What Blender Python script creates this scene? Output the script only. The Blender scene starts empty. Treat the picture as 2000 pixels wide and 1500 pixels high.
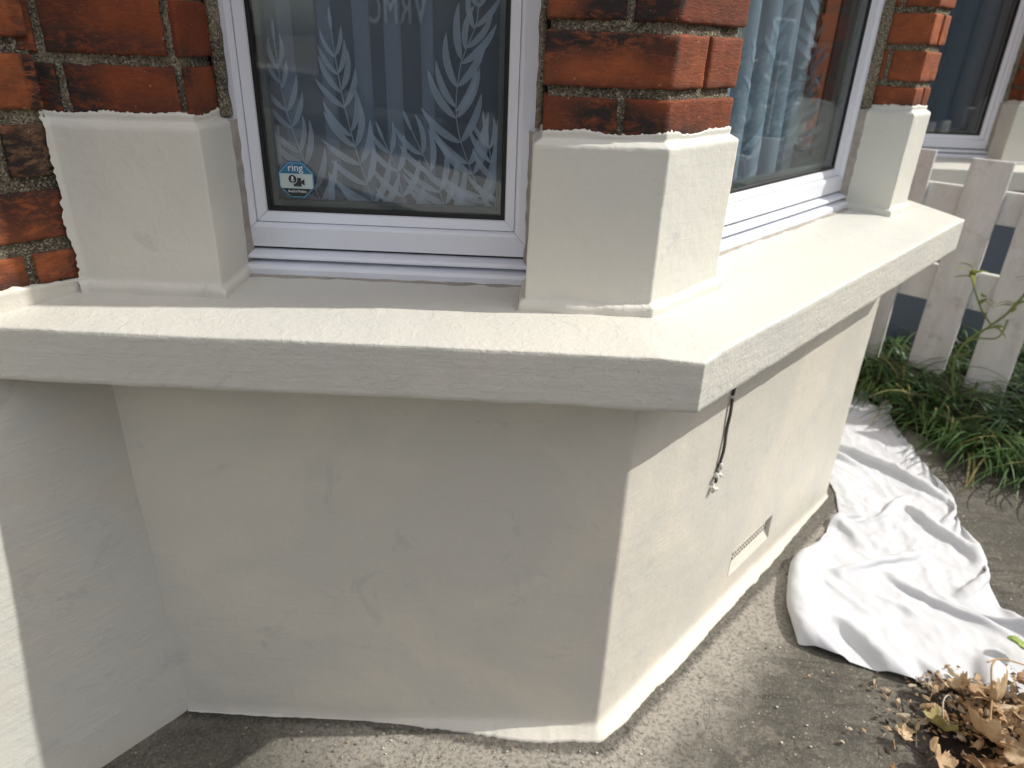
import bpy, bmesh, math, random
import numpy as np
from mathutils import Vector, Matrix, noise
random.seed(7); np.random.seed(7)
scene = bpy.context.scene
C = scene.collection
R = math.radians

# ------------------------------------------------------------------ camera
cam_d = bpy.data.cameras.new('camera'); cam = bpy.data.objects.new('camera', cam_d); C.objects.link(cam)
CP = Vector((-0.1743, -0.9553, 1.2142))
yaw, pit, rol = R(-1.0726), R(25.882), R(2.1758)
fw = Vector((math.sin(yaw)*math.cos(pit), math.cos(yaw)*math.cos(pit), -math.sin(pit)))
rt = fw.cross(Vector((0, 0, 1))).normalized(); up = rt.cross(fw)
r2 = rt*math.cos(rol)+up*math.sin(rol); u2 = -rt*math.sin(rol)+up*math.cos(rol)
M = Matrix((r2, u2, -fw)).transposed().to_4x4(); M.translation = CP
cam.matrix_world = M
cam_d.sensor_width = 36; cam_d.lens = 1376.98/2000*36
cam_d.clip_start = 0.02; cam_d.clip_end = 3000
cam_d.dof.use_dof = True; cam_d.dof.focus_distance = 0.98; cam_d.dof.aperture_fstop = 5.0
scene.camera = cam

# ------------------------------------------------------------------ light
SUN_AZ, SUN_EL = R(4.9), R(44.4)          # azimuth measured from +X towards +Y
sd = Vector((math.cos(SUN_AZ)*math.cos(SUN_EL), math.sin(SUN_AZ)*math.cos(SUN_EL), math.sin(SUN_EL)))
sl = bpy.data.lights.new('sun', 'SUN'); sl.energy = 2.95; sl.angle = R(0.5); sl.color = (1.0, 0.975, 0.905)
so = bpy.data.objects.new('sun', sl); C.objects.link(so)
so.rotation_euler = sd.to_track_quat('Z', 'Y').to_euler()
w = bpy.data.worlds.new('World'); scene.world = w; w.use_nodes = True
nt = w.node_tree; nt.nodes.clear()
sky = nt.nodes.new('ShaderNodeTexSky'); sky.sky_type = 'NISHITA'; sky.sun_disc = False
sky.sun_elevation = SUN_EL; sky.sun_rotation = R(90)-SUN_AZ
sky.dust_density = 2.5; sky.air_density = 1.0; sky.ozone_density = 1.0
bg = nt.nodes.new('ShaderNodeBackground'); bg.inputs['Strength'].default_value = 0.15
wo = nt.nodes.new('ShaderNodeOutputWorld')
tc = nt.nodes.new('ShaderNodeTexCoord'); cn = nt.nodes.new('ShaderNodeTexNoise'); cn.inputs['Scale'].default_value = 2.2; cn.inputs['Detail'].default_value = 7
cm = nt.nodes.new('ShaderNodeMapping'); cm.inputs['Scale'].default_value = (1, 1, 2.6); nt.links.new(tc.outputs['Generated'], cm.inputs[0]); nt.links.new(cm.outputs[0], cn.inputs['Vector'])
cr_ = nt.nodes.new('ShaderNodeValToRGB'); cr_.color_ramp.elements[0].position = .36; cr_.color_ramp.elements[1].position = .60; nt.links.new(cn.outputs['Fac'], cr_.inputs[0])
cx_ = nt.nodes.new('ShaderNodeMixRGB'); nt.links.new(cr_.outputs[0], cx_.inputs[0]); nt.links.new(sky.outputs[0], cx_.inputs[1]); cx_.inputs[2].default_value = (7.1, 6.9, 6.7, 1)   # unseen white cloud added to lift and neutralise the fill light
nt.links.new(cx_.outputs[0], bg.inputs[0]); nt.links.new(bg.outputs[0], wo.inputs[0])
scene.view_settings.view_transform = 'Standard'; scene.view_settings.look = 'None'
scene.view_settings.gamma = 1; scene.view_settings.exposure = 0.45
scene.render.engine = 'CYCLES'
scene.cycles.max_bounces = 10; scene.cycles.transparent_max_bounces = 24

# ------------------------------------------------------------------ site axes
A = Vector((0.6612, 0.7502, 0)); N2 = Vector((0.7502, -0.6612, 0)); X = Vector((1, 0, 0)); Z = Vector((0, 0, 1))
H = Vector((-0.613, -0.790, 0)).normalized(); NH = Vector((0.790, -0.613, 0)).normalized()
def U(u, v, z=0.0): return A*u + N2*v + Z*z
W = Vector((-0.809, 0, 0)); K = Vector((0, 0, 0)); F = A*1.152
G3 = A*0.6612 - N2*0.7502                       # direction of the far splay
W3 = F + G3*0.809
ZB, ZT = 0.779, 0.859                           # window sill underside / nose
HP = 1.100                                      # top of painted plinths

# ------------------------------------------------------------------ helpers
def mesh_obj(name, verts, faces, mats, parent=None, smooth=True, mi=None, loc=None):
    me = bpy.data.meshes.new(name)
    me.from_pydata([tuple(v) for v in verts], [], faces)
    for m in (mats if isinstance(mats, (list, tuple)) else [mats]): me.materials.append(m)
    if mi is not None: me.polygons.foreach_set('material_index', mi)
    if smooth: me.polygons.foreach_set('use_smooth', [True]*len(me.polygons))
    me.update()
    o = bpy.data.objects.new(name, me); C.objects.link(o)
    if parent is not None: o.parent = parent
    if loc is not None: o.location = loc
    return o
def empty(name, loc, label, cat, group=None, rz=0):
    o = bpy.data.objects.new(name, None); C.objects.link(o); o.empty_display_size = .05
    o.location = loc; o.rotation_euler = (0, 0, rz); o['label'] = label; o['category'] = cat
    if group: o['group'] = group
    return o
def tag(o, label=None, cat=None, group=None, kind=None):
    if label: o['label'] = label
    if cat: o['category'] = cat
    if group: o['group'] = group
    if kind: o['kind'] = kind
    return o
class MB:
    """collects simple solids into one mesh"""
    def __init__(s): s.v = []; s.f = []; s.m = []
    def add(s, vs, fs, m=0):
        b = len(s.v); s.v += [Vector(v) for v in vs]; s.f += [[i+b for i in f] for f in fs]; s.m += [m]*len(fs)
    def box(s, o, ex, ey, ez, m=0):          # origin corner + three edge vectors
        vs = [o, o+ex, o+ex+ey, o+ey, o+ez, o+ex+ez, o+ex+ey+ez, o+ey+ez]
        fs = [[0, 3, 2, 1], [4, 5, 6, 7], [0, 1, 5, 4], [1, 2, 6, 5], [2, 3, 7, 6], [3, 0, 4, 7]]
        if ex.cross(ey).dot(ez) < 0: fs = [f[::-1] for f in fs]
        s.add(vs, fs, m)
    def tube(s, pts, rad, n=8, m=0, cap=True):
        pts = [Vector(p) for p in pts]; k = len(pts); b = len(s.v)
        ref = Vector((.13, .27, .95)).normalized(); vs = []
        for i, p in enumerate(pts):
            t = (pts[min(i+1, k-1)]-pts[max(i-1, 0)]).normalized()
            e = t.cross(ref)
            if e.length < 1e-3: e = t.cross(Vector((1, 0, 0)))
            e.normalize(); g = t.cross(e)
            r = rad[i] if isinstance(rad, (list, tuple)) else rad
            for j in range(n):
                q = 2*math.pi*j/n; vs.append(p+e*math.cos(q)*r+g*math.sin(q)*r)
        fs = [[i*n+j, i*n+(j+1) % n, (i+1)*n+(j+1) % n, (i+1)*n+j] for i in range(k-1) for j in range(n)]
        if cap: fs += [list(range(n))[::-1], [(k-1)*n+j for j in range(n)]]
        s.add(vs, fs, m)
    def ball(s, c, r, sc=(1, 1, 1), m=0, nz=8, nr=12, jit=0):
        vs = []; fs = []
        for i in range(nz+1):
            th = math.pi*i/nz
            for j in range(nr):
                ph = 2*math.pi*j/nr
                d = Vector((math.sin(th)*math.cos(ph), math.sin(th)*math.sin(ph), math.cos(th)))
                rr = r*(1+jit*noise.noise(Vector(c)*40+d*1.7))
                vs.append(Vector(c)+Vector((d.x*sc[0], d.y*sc[1], d.z*sc[2]))*rr)
        for i in range(nz):
            for j in range(nr): fs.append([i*nr+j, (i+1)*nr+j, (i+1)*nr+(j+1) % nr, i*nr+(j+1) % nr])
        s.add(vs, fs, m)
    def build(s, name, mats, parent=None, smooth=False, bevel=0):
        o = mesh_obj(name, s.v, s.f, mats, parent, smooth, s.m)
        if bevel:
            b = o.modifiers.new('bevel', 'BEVEL'); b.width = bevel; b.segments = 2; b.limit_method = 'ANGLE'; b.angle_limit = R(40)
        return o
def smooth_pts(ps, n=6):
    out = []
    for i in range(len(ps)-1):
        p0, p1, p2_, p3_ = ps[max(i-1, 0)], ps[i], ps[i+1], ps[min(i+2, len(ps)-1)]
        for k in range(n):
            t_ = k/n; out.append(.5*((2*p1)+(p2_-p0)*t_+(2*p0-5*p1+4*p2_-p3_)*t_*t_+(-p0+3*p1-3*p2_+p3_)*t_**3))
    return out+[ps[-1]]
def rough(p, amp=1.0):
    return (noise.noise_vector(p*5.0)*.0020 + noise.noise_vector(p*19+Vector((3, 1, 7)))*.0009 + noise.noise_vector(p*70)*.00040)*amp
class Path:
    """polyline in plan; M = mitred outward vector per unit of offset"""
    def __init__(s, pts, radii=None, m0=None, m1=None, override=None):
        V = [Vector(p) for p in pts]; out = []
        radii = radii or [0]*len(V)
        for i, p in enumerate(V):
            if radii[i] and 0 < i < len(V)-1:
                d0 = (V[i-1]-p).normalized(); d1 = (V[i+1]-p).normalized()
                ang = d0.angle(d1); t = radii[i]/math.tan(ang/2)
                a, b = p+d0*t, p+d1*t
                for k in range(6):
                    q = k/5; out.append(a*(1-q)**2+p*2*q*(1-q)+b*q*q)
            else: out.append(p)
        s.V = out; s.M = []; s.S = [0]
        nr = []
        for i in range(len(out)-1):
            d = (out[i+1]-out[i]); s.S.append(s.S[-1]+d.length); d.normalize(); nr.append(Vector((d.y, -d.x, 0)))
        for i in range(len(out)):
            if i == 0: m = m0 or nr[0]
            elif i == len(out)-1: m = m1 or nr[-1]
            else:
                b = (nr[i-1]+nr[i]); m = b/(b.dot(nr[i]))
            s.M.append(m)
        if override:
            for k, v in override.items(): s.M[k] = v
        s.L = s.S[-1]
    def at(s, t, o):
        t = max(0, min(s.L, t)); i = 0
        while i < len(s.S)-2 and t > s.S[i+1]: i += 1
        q = (t-s.S[i])/(s.S[i+1]-s.S[i])
        return (s.V[i]+s.M[i]*o)*(1-q)+(s.V[i+1]+s.M[i+1]*o)*q
    def grid(s, ds, s0=0, s1=None, extra=()):
        s1 = s.L if s1 is None else s1
        ks = sorted(set([s0, s1]+[k for k in list(s.S)+list(extra) if s0 < k < s1])); g = []
        for a, b in zip(ks[:-1], ks[1:]):
            n = max(1, round((b-a)/ds)); g += [a+(b-a)*j/n for j in range(n)]
        return g+[s1]
def densify(prof, ds):
    out = []
    for (a, b) in zip(prof[:-1], prof[1:]):
        n = max(1, round(math.dist(a, b)/ds)) if not isinstance(ds, list) else ds.pop(0)
        out += [(a[0]+(b[0]-a[0])*j/n, a[1]+(b[1]-a[1])*j/n) for j in range(n)]
    return out+[prof[-1]]
def sweep(name, path, sg, prof, mats, parent=None, amp=1.0, skip=None, warp=None, seg=None, extra_noise=None):
    """prof(s) -> [(offset, z)]; seg = subdivisions per profile segment"""
    vs = []; k = None
    for t in sg:
        pr = prof(t); pts = []
        for (a, b), n in zip(zip(pr[:-1], pr[1:]), seg):
            pts += [(a[0]+(b[0]-a[0])*j/n, a[1]+(b[1]-a[1])*j/n) for j in range(n)]
        pts.append(pr[-1]); k = len(pts)
        for o, z in pts:
            tt = warp(t, z) if warp else t
            p = path.at(tt, o); p.z = z
            d = rough(p, amp)
            if extra_noise: d = d+extra_noise(p, t, z)
            vs.append(p+d)
    fs = []
    for i in range(len(sg)-1):
        sm = (sg[i]+sg[i+1])/2
        for j in range(k-1):
            if skip and skip(sm, (vs[i*k+j].z+vs[i*k+j+1].z)/2): continue
            fs.append([i*k+j, (i+1)*k+j, (i+1)*k+j+1, i*k+j+1])
    return mesh_obj(name, vs, fs, mats, parent)

# ------------------------------------------------------------------ materials
class NT:
    def __init__(s, name):
        s.m = bpy.data.materials.new(name); s.m.use_nodes = True; s.t = s.m.node_tree; s.t.nodes.clear()
        s.out = s.t.nodes.new('ShaderNodeOutputMaterial')
    def n(s, typ, **kw):
        nd = s.t.nodes.new('ShaderNode'+typ)
        for k, v in kw.items():
            if k in nd.inputs: nd.inputs[k].default_value = v
            else: setattr(nd, k, v)
        return nd
    def l(s, a, b): s.t.links.new(a, b)
    def pos(s, sc=(1, 1, 1), rot=(0, 0, 0)):
        g = s.n('NewGeometry'); mp = s.n('Mapping'); s.l(g.outputs['Position'], mp.inputs[0])
        mp.inputs['Scale'].default_value = sc; mp.inputs['Rotation'].default_value = rot
        return mp.outputs[0]
    def noise(s, vec, scale, detail=4, rough=.55, dist=0):
        nd = s.n('TexNoise'); nd.inputs['Scale'].default_value = scale; nd.inputs['Detail'].default_value = detail
        nd.inputs['Roughness'].default_value = rough; nd.inputs['Distortion'].default_value = dist
        s.l(vec, nd.inputs['Vector']); return nd.outputs['Fac']
    def ramp(s, fac, stops):
        r = s.n('ValToRGB'); cr = r.color_ramp
        while len(cr.elements) < len(stops): cr.elements.new(.5)
        for e, (p, c) in zip(cr.elements, stops):
            e.position = p; e.color = (c, c, c, 1) if not isinstance(c, tuple) else (*c, 1)
        s.l(fac, r.inputs[0]); return r.outputs[0]
    def mix(s, fac, a, b, mode='MIX'):
        m = s.n('MixRGB'); m.blend_type = mode
        for inp, v in zip(m.inputs, (fac, a, b)):
            if hasattr(v, 'is_output'): s.l(v, inp)
            elif isinstance(v, tuple): inp.default_value = (*v, 1)
            else: inp.default_value = v
        return m.outputs[0]
    def math(s, op, a, b=0.0):
        m = s.n('Math'); m.operation = op
        for inp, v in zip(m.inputs, (a, b)):
            if hasattr(v, 'is_output'): s.l(v, inp)
            else: inp.default_value = v
        return m.outputs[0]
    def bump(s, h, strength, dist=.001, prev=None):
        b = s.n('Bump'); b.inputs['Strength'].default_value = strength; b.inputs['Distance'].default_value = dist
        s.l(h, b.inputs['Height'])
        if prev: s.l(prev, b.inputs['Normal'])
        return b.outputs[0]
    def bsdf(s, col, rough=.6, normal=None, spec=.4, **kw):
        b = s.n('BsdfPrincipled')
        if hasattr(col, 'is_output'): s.l(col, b.inputs['Base Color'])
        else: b.inputs['Base Color'].default_value = (*col, 1)
        if hasattr(rough, 'is_output'): s.l(rough, b.inputs['Roughness'])
        else: b.inputs['Roughness'].default_value = rough
        b.inputs['Specular IOR Level'].default_value = spec
        if normal: s.l(normal, b.inputs['Normal'])
        for k, v in kw.items(): b.inputs[k].default_value = v
        s.l(b.outputs[0], s.out.inputs[0]); return b
def m_plain(name, col, rough=.5, spec=.4, var=.08, sc=20, **kw):
    t = NT(name); p = t.pos()
    f = t.noise(p, sc, 4)
    c = t.mix(f, tuple(x*(1-var) for x in col), tuple(min(1, x*(1+var)) for x in col))
    t.bsdf(c, rough, t.bump(t.noise(p, sc*12, 3), .15, .0005), spec, **kw); return t.m
def m_paint(name, warm=(.71, .685, .61), cool=(.62, .635, .615), streak=1.0, tex=1.0):
    t = NT(name); p = t.pos(); ps = t.pos((60, 60, 9)); ph = t.pos((7, 7, 75), (0, .12, 0))
    big = t.noise(p, 3.2, 5, .6, .6)
    pat = t.ramp(big, [(.40, 0.0), (.56, 1.0)])
    c = t.mix(t.math('MULTIPLY', pat, .6), warm, cool)
    sp = t.ramp(t.noise(p, 9, 6, .7, 1.0), [(.60, 0.0), (.66, 1.0)])
    c = t.mix(t.math('MULTIPLY', sp, .42), c, (.47, .47, .45))
    # small dirt specks
    vo = t.n('TexVoronoi', Scale=48.0); t.l(p, vo.inputs['Vector'])
    spk = t.ramp(vo.outputs['Distance'], [(.035, 1.0), (.06, 0.0)])
    gate = t.ramp(t.noise(p, 21, 2), [(.60, 0.0), (.64, 1.0)])
    c = t.mix(t.math('MULTIPLY', t.math('MULTIPLY', spk, gate), .7), c, (.12, .10, .08))
    h1 = t.noise(ph, 1.6, 4, .6); h2 = t.noise(p, 95, 4, .6, .4); h3 = t.noise(p, 420, 3, .6); h4 = t.noise(p, 33, 3, .5, 1.5)
    wr = t.ramp(h4, [(.5, 0.0), (.60, .8), (.66, .2)])
    n = t.bump(h1, .30*streak, .0016)
    n = t.bump(h2, .30*tex, .0020, n); n = t.bump(wr, .15*tex, .0014, n); n = t.bump(h3, .25, .0006, n)
    t.bsdf(c, t.math('ADD', t.math('MULTIPLY', h2, .25), .36), n, .38); return t.m
def m_brick():
    t = NT('red_brick'); p = t.pos()
    at = t.n('Attribute', attribute_name='tint'); at.attribute_type = 'GEOMETRY'
    sep = t.n('SeparateColor'); t.l(at.outputs['Color'], sep.inputs[0])
    base = t.mix(sep.outputs[0], (.20, .048, .018), (.46, .135, .046))
    base = t.mix(sep.outputs[1], base, (.36, .23, .125))              # yellow stock bricks
    f = t.noise(p, 34, 6, .7, .3)
    c = t.mix(t.ramp(f, [(.36, 0.0), (.66, 1.0)]), t.mix(.5, base, (.12, .035, .02)), base)
    ps = t.pos((30, 30, 120), (0.2, .3, 0)); lite = t.ramp(t.noise(ps, 2.6, 6, .75), [(.55, 0.0), (.78, 1.0)])
    c = t.mix(t.math('MULTIPLY', lite, .45), c, (.50, .185, .085))
    # pits
    v = t.n('TexVoronoi', Scale=230.0); t.l(p, v.inputs['Vector'])
    pit = t.math('MULTIPLY', t.ramp(v.outputs['Distance'], [(.10, 1.0), (.20, 0.0)]), t.ramp(t.noise(p, 45, 3), [(.46, 0.0), (.56, 1.0)]))
    c = t.mix(t.math('MULTIPLY', pit, .9), c, (.02, .015, .012))
    # soot, plus shade painted in on the splay-face bricks
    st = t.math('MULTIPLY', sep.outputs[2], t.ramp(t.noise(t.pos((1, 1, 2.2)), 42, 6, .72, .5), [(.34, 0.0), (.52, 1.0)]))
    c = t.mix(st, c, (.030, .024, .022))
    lim = t.ramp(t.noise(p, 160, 2, .5), [(.72, 0.0), (.75, 1.0)])
    c = t.mix(t.math('MULTIPLY', lim, .35), c, (.6, .5, .4))
    n = t.bump(t.noise(ps, 2.2, 5, .7), .8, .0026)
    n = t.bump(pit, -.9, .0018, n); n = t.bump(t.noise(p, 300, 4, .65), .45, .0009, n)
    t.bsdf(c, .78, n, .25); return t.m
def m_mortar():
    t = NT('mortar'); p = t.pos()
    f = t.noise(p, 14, 5, .6)
    c = t.mix(t.ramp(f, [(.35, 0.0), (.65, 1.0)]), (.10, .088, .066), (.27, .235, .165))
    v = t.n('TexVoronoi', Scale=420.0); t.l(p, v.inputs['Vector'])
    bw = t.n('SeparateColor'); t.l(v.outputs['Color'], bw.inputs[0])
    c = t.mix(t.ramp(bw.outputs[0], [(.60, 0.0), (.95, .7)]), c, (.50, .45, .34))
    c = t.mix(t.ramp(bw.outputs[1], [(.62, 0.0), (.85, .7)]), c, (.035, .03, .025))
    n = t.bump(v.outputs['Distance'], .9, .002); n = t.bump(t.noise(p, 160, 4, .7), .9, .003, n)
    t.bsdf(c, .95, n, .15); return t.m
def m_concrete():
    t = NT('concrete_path'); p = t.pos()
    big = t.noise(p, 2.4, 6, .65, .5); mid = t.noise(p, 11, 6, .7, .4); fine = t.noise(p, 120, 5, .7)
    c = t.mix(t.ramp(big, [(.40, 0.0), (.60, 1.0)]), (.095, .090, .074), (.175, .162, .134))
    c = t.mix(t.ramp(mid, [(.42, 0.0), (.66, .8)]), c, (.075, .070, .060))
    smv = t.pos((1.2, 5.5, 1), (0, 0, .85)); sm_ = t.noise(smv, 5.5, 6, .7, .8)
    c = t.mix(t.ramp(sm_, [(.50, 0.0), (.60, .75)]), c, (.060, .055, .047))
    c = t.mix(t.ramp(t.noise(p, 5.2, 6, .75, 1.2), [(.60, 0.0), (.68, .55)]), c, (.235, .205, .165))
    # pale cement apron hugging the bay wall (distance from the wall planes)
    g = t.n('NewGeometry')
    def dot(v):
        d = t.n('VectorMath'); d.operation = 'DOT_PRODUCT'; t.l(g.outputs['Position'], d.inputs[0]); d.inputs[1].default_value = v; return d.outputs['Value']
    d2 = dot(tuple(N2)); d1 = t.math('MULTIPLY', dot((0, 1, 0)), -1.0)
    ad = t.math('ADD', t.math('MAXIMUM', d1, d2), t.math('MULTIPLY', t.math('SUBTRACT', t.noise(p, 9, 5, .7), .5), .20))
    ap = t.ramp(ad, [(.09, 1.0), (.21, 0.0)])
    lft = t.n('MapRange'); t.l(dot((1, 0, 0)), lft.inputs[0])
    for i, v in ((1, -.66), (2, -.40), (3, .10), (4, 1.0)): lft.inputs[i].default_value = v
    c = t.mix(t.math('MULTIPLY', t.math('MULTIPLY', ap, lft.outputs[0]), .80), c, t.mix(mid, (.30, .275, .235), (.48, .445, .385)))
    c = t.mix(t.ramp(fine, [(.32, .8), (.54, 0.0)]), c, (.06, .054, .046))
    c = t.mix(t.ramp(t.noise(p, 27, 6, .75, .6), [(.56, 0.0), (.66, .6)]), c, (.10, .09, .078))
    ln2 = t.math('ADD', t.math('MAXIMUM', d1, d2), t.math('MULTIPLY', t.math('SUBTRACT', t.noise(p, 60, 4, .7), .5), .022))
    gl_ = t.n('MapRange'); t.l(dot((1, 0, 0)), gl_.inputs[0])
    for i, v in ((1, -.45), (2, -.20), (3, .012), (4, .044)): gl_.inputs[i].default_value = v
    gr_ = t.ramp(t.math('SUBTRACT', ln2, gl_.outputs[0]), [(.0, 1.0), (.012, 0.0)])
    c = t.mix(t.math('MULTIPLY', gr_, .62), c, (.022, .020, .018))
    # crack wandering
    cr = t.ramp(t.math('ABSOLUTE', t.math('SUBTRACT', t.noise(p, 3.3, 4, .6, .8), .5)), [(.0015, 1.0), (.004, 0.0)])
    c = t.mix(t.math('MULTIPLY', cr, .55), c, (.03, .028, .024))
    v = t.n('TexVoronoi', Scale=110.0); t.l(p, v.inputs['Vector']); bw = t.n('SeparateColor'); t.l(v.outputs['Color'], bw.inputs[0])
    sp = t.math('MULTIPLY', t.ramp(v.outputs['Distance'], [(.20, 1.0), (.32, 0.0)]), t.ramp(bw.outputs[0], [(.93, 0.0), (.96, 1.0)]))
    c = t.mix(t.math('MULTIPLY', sp, .6), c, t.mix(bw.outputs[1], (.5, .47, .40), (.34, .25, .16)))
    v2 = t.n('TexVoronoi', Scale=330.0); t.l(p, v2.inputs['Vector']); bw2 = t.n('SeparateColor'); t.l(v2.outputs['Color'], bw2.inputs[0])
    c = t.mix(t.ramp(bw2.outputs[0], [(.78, 0.0), (1.0, .35)]), c, (.30, .27, .22))
    n = t.bump(mid, .5, .006); n = t.bump(fine, .8, .003, n); n = t.bump(v2.outputs['Distance'], .15, .001, n)
    t.bsdf(c, .9, n, .2); return t.m
def m_glass():
    t = NT('window_glass'); lw = t.n('LayerWeight', Blend=.5)
    gl = t.n('BsdfGlossy', Roughness=.004); gl.inputs['Color'].default_value = (1, 1, 1, 1)
    tr = t.n('BsdfTransparent'); tr.inputs['Color'].default_value = (.90, .94, .94, 1)
    mx = t.n('MixShader'); fac = t.math('ADD', .06, t.math('MULTIPLY', t.math('POWER', lw.outputs['Facing'], 5.0), .94))
    t.l(fac, mx.inputs[0]); t.l(tr.outputs[0], mx.inputs[1]); t.l(gl.outputs[0], mx.inputs[2]); t.l(mx.outputs[0], t.out.inputs[0])
    return t.m
def m_sheer(name, col, opac, weave=0.25):
    t = NT(name); p = t.pos()
    df = t.n('BsdfDiffuse'); df.inputs['Color'].default_value = (*col, 1)
    tl = t.n('BsdfTranslucent'); tl.inputs['Color'].default_value = (*col, 1)
    a = t.n('MixShader'); a.inputs[0].default_value = .35; t.l(df.outputs[0], a.inputs[1]); t.l(tl.outputs[0], a.inputs[2])
    tr = t.n('BsdfTransparent'); mx = t.n('MixShader')
    wv = t.n('TexWave', Scale=330.0); wv.bands_direction = 'Z'; t.l(p, wv.inputs['Vector'])
    fac = t.math('ADD', t.math('MULTIPLY', t.math('SUBTRACT', wv.outputs['Fac'], .5), weave*.4), t.math('ADD', t.math('MULTIPLY', t.noise(p, 300, 2), weave*.6), opac-weave*.3))
    t.l(fac, mx.inputs[0]); t.l(tr.outputs[0], mx.inputs[1]); t.l(a.outputs[0], mx.inputs[2]); t.l(mx.outputs[0], t.out.inputs[0])
    return t.m
def m_leaf(name, stops, transl=.3, rough=.6, sc=30):
    t = NT(name); p = t.pos(); oi = t.n('ObjectInfo')
    f = t.math('ADD', t.noise(p, sc, 4, .6), t.math('MULTIPLY', t.math('SUBTRACT', oi.outputs['Random'], .5), .3))
    c = t.ramp(f, stops); b = t.bsdf(c, rough, t.bump(t.noise(p, sc*6, 3), .5, .002), .35)
    tl = t.n('BsdfTranslucent'); t.l(c, tl.inputs['Color']); mx = t.n('MixShader'); mx.inputs[0].default_value = transl
    t.l(b.outputs[0], mx.inputs[1]); t.l(tl.outputs[0], mx.inputs[2]); t.l(mx.outputs[0], t.out.inputs[0]); return t.m
def m_cloth():
    t = NT('dust_sheet_cotton'); p = t.pos()
    f = t.noise(p, 7, 5, .6)
    c = t.mix(t.ramp(f, [(.35, 0.0), (.7, 1.0)]), (.60, .605, .62), (.52, .525, .54))
    st = t.ramp(t.noise(p, 26, 4, .7), [(.73, 0.0), (.77, 1.0)])
    c = t.mix(t.math('MULTIPLY', st, .5), c, (.55, .38, .24))
    st2 = t.ramp(t.noise(p, 15, 3, .6), [(.64, 0.0), (.78, 1.0)])
    c = t.mix(t.math('MULTIPLY', st2, .35), c, (.47, .47, .48))
    n = t.bump(t.noise(p, 40, 3, .6), .35, .004); n = t.bump(t.noise(p, 500, 2), .3, .0006, n)
    t.bsdf(c, .9, n, .15); return t.m
def m_fence():
    t = NT('weathered_white_paint'); p = t.pos()
    c = t.mix(t.ramp(t.noise(t.pos((1, 1, .3)), 12, 6, .7), [(.35, 0.0), (.7, 1.0)]), (.72, .71, .69), (.52, .51, .49))
    g = t.ramp(t.noise(p, 10, 6, .75), [(.56, 0.0), (.74, 1.0)])
    c = t.mix(t.math('MULTIPLY', g, .6), c, (.20, .185, .15))
    t.bsdf(c, .65, t.bump(t.noise(t.pos((9, 9, 1)), 12, 4), .3, .002), .3); return t.m
def m_pvc():
    t = NT('white_upvc'); p = t.pos()
    d = t.ramp(t.noise(p, 16, 5, .7), [(.55, 0.0), (.8, 1.0)])
    c = t.mix(t.math('MULTIPLY', d, .16), (.74, .765, .82), (.45, .42, .38))
    t.bsdf(c, .28, t.bump(t.noise(p, 55, 2), .03, .0006), .5); return t.m

P_CREAM = m_paint('cream_masonry_paint', (.665, .645, .565), (.61, .61, .56)); P_WALL = m_paint('cream_wall_paint', (.66, .62, .53), (.555, .55, .50), 1.6, .9)
P_SILL = m_paint('cream_sill_paint', (.61, .592, .525), (.56, .558, .515), 2.2, 1.9)
P_HOUSE = m_paint('cream_house_wall_paint', (.64, .615, .54), (.575, .595, .565), 2.0)
BRICK = m_brick(); MORTAR = m_mortar(); CONC = m_concrete(); GLASS = m_glass(); PVC = m_pvc(); FENCE = m_fence(); CLOTH = m_cloth()
GASKET = m_plain('black_rubber_gasket', (.012, .012, .013), .45)
SPACER = m_plain('grey_spacer_bar', (.10, .11, .11), .4)
DIRTY = m_plain('grimy_sealant', (.34, .31, .27), .8, .2, .45, 60)
DARKGAP = m_plain('dark_gap_shade', (.06, .055, .05), .9, .1, .4, 80)  # recess shade put into the colour of cill gap and vent holes
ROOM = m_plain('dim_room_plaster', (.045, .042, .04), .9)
FRONT = m_sheer('front_voile', (.76, .81, .98), .07, .1)
SHEER = m_sheer('sheer_voile', (.76, .82, 1.0), .20); SHEER_LEAF = m_sheer('voile_leaf_weave', (.80, .85, 1.0), .46, .12)
SHEER2 = m_sheer('sunlit_voile', (.42, .50, .61), .74); SHEER2_LEAF = m_sheer('sunlit_voile_leaf_weave', (.52, .62, .74), .80, .1)
NET = m_sheer('plain_net', (.30, .36, .45), .62, .5)

# ------------------------------------------------------------------ setting: ground
def axis(lo, hi, fine, far):
    g = list(np.arange(lo, hi, fine)); st = fine; x = hi; r = []
    while x < far: r.append(x); st *= 1.35; x += st
    r.append(far); l = []; st = fine; x = lo-fine
    while x > -far: l.append(x); st *= 1.35; x -= st
    l.append(-far)
    return l[::-1]+g+r
gx = axis(-1.0, 1.6, .014, 400); gy = axis(-.3, 2.2, .014, 400)
gv = []
for x in gx:
    for y in gy:
        p = Vector((x, y, 0)); near = abs(x) < 3 and abs(y) < 4
        z = (noise.noise(p*4)*.003+noise.noise(p*30)*.0011+noise.noise(p*90)*.0006) if near else 0
        gv.append((x, y, z))
ny = len(gy)
gf = [[i*ny+j, (i+1)*ny+j, (i+1)*ny+j+1, i*ny+j+1] for i in range(len(gx)-1) for j in range(ny-1)]
tag(mesh_obj('ground', gv, gf, CONC), kind='structure')
SOIL = m_plain('dark_soil', (.030, .024, .018), .95, .1, .5, 60)
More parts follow.
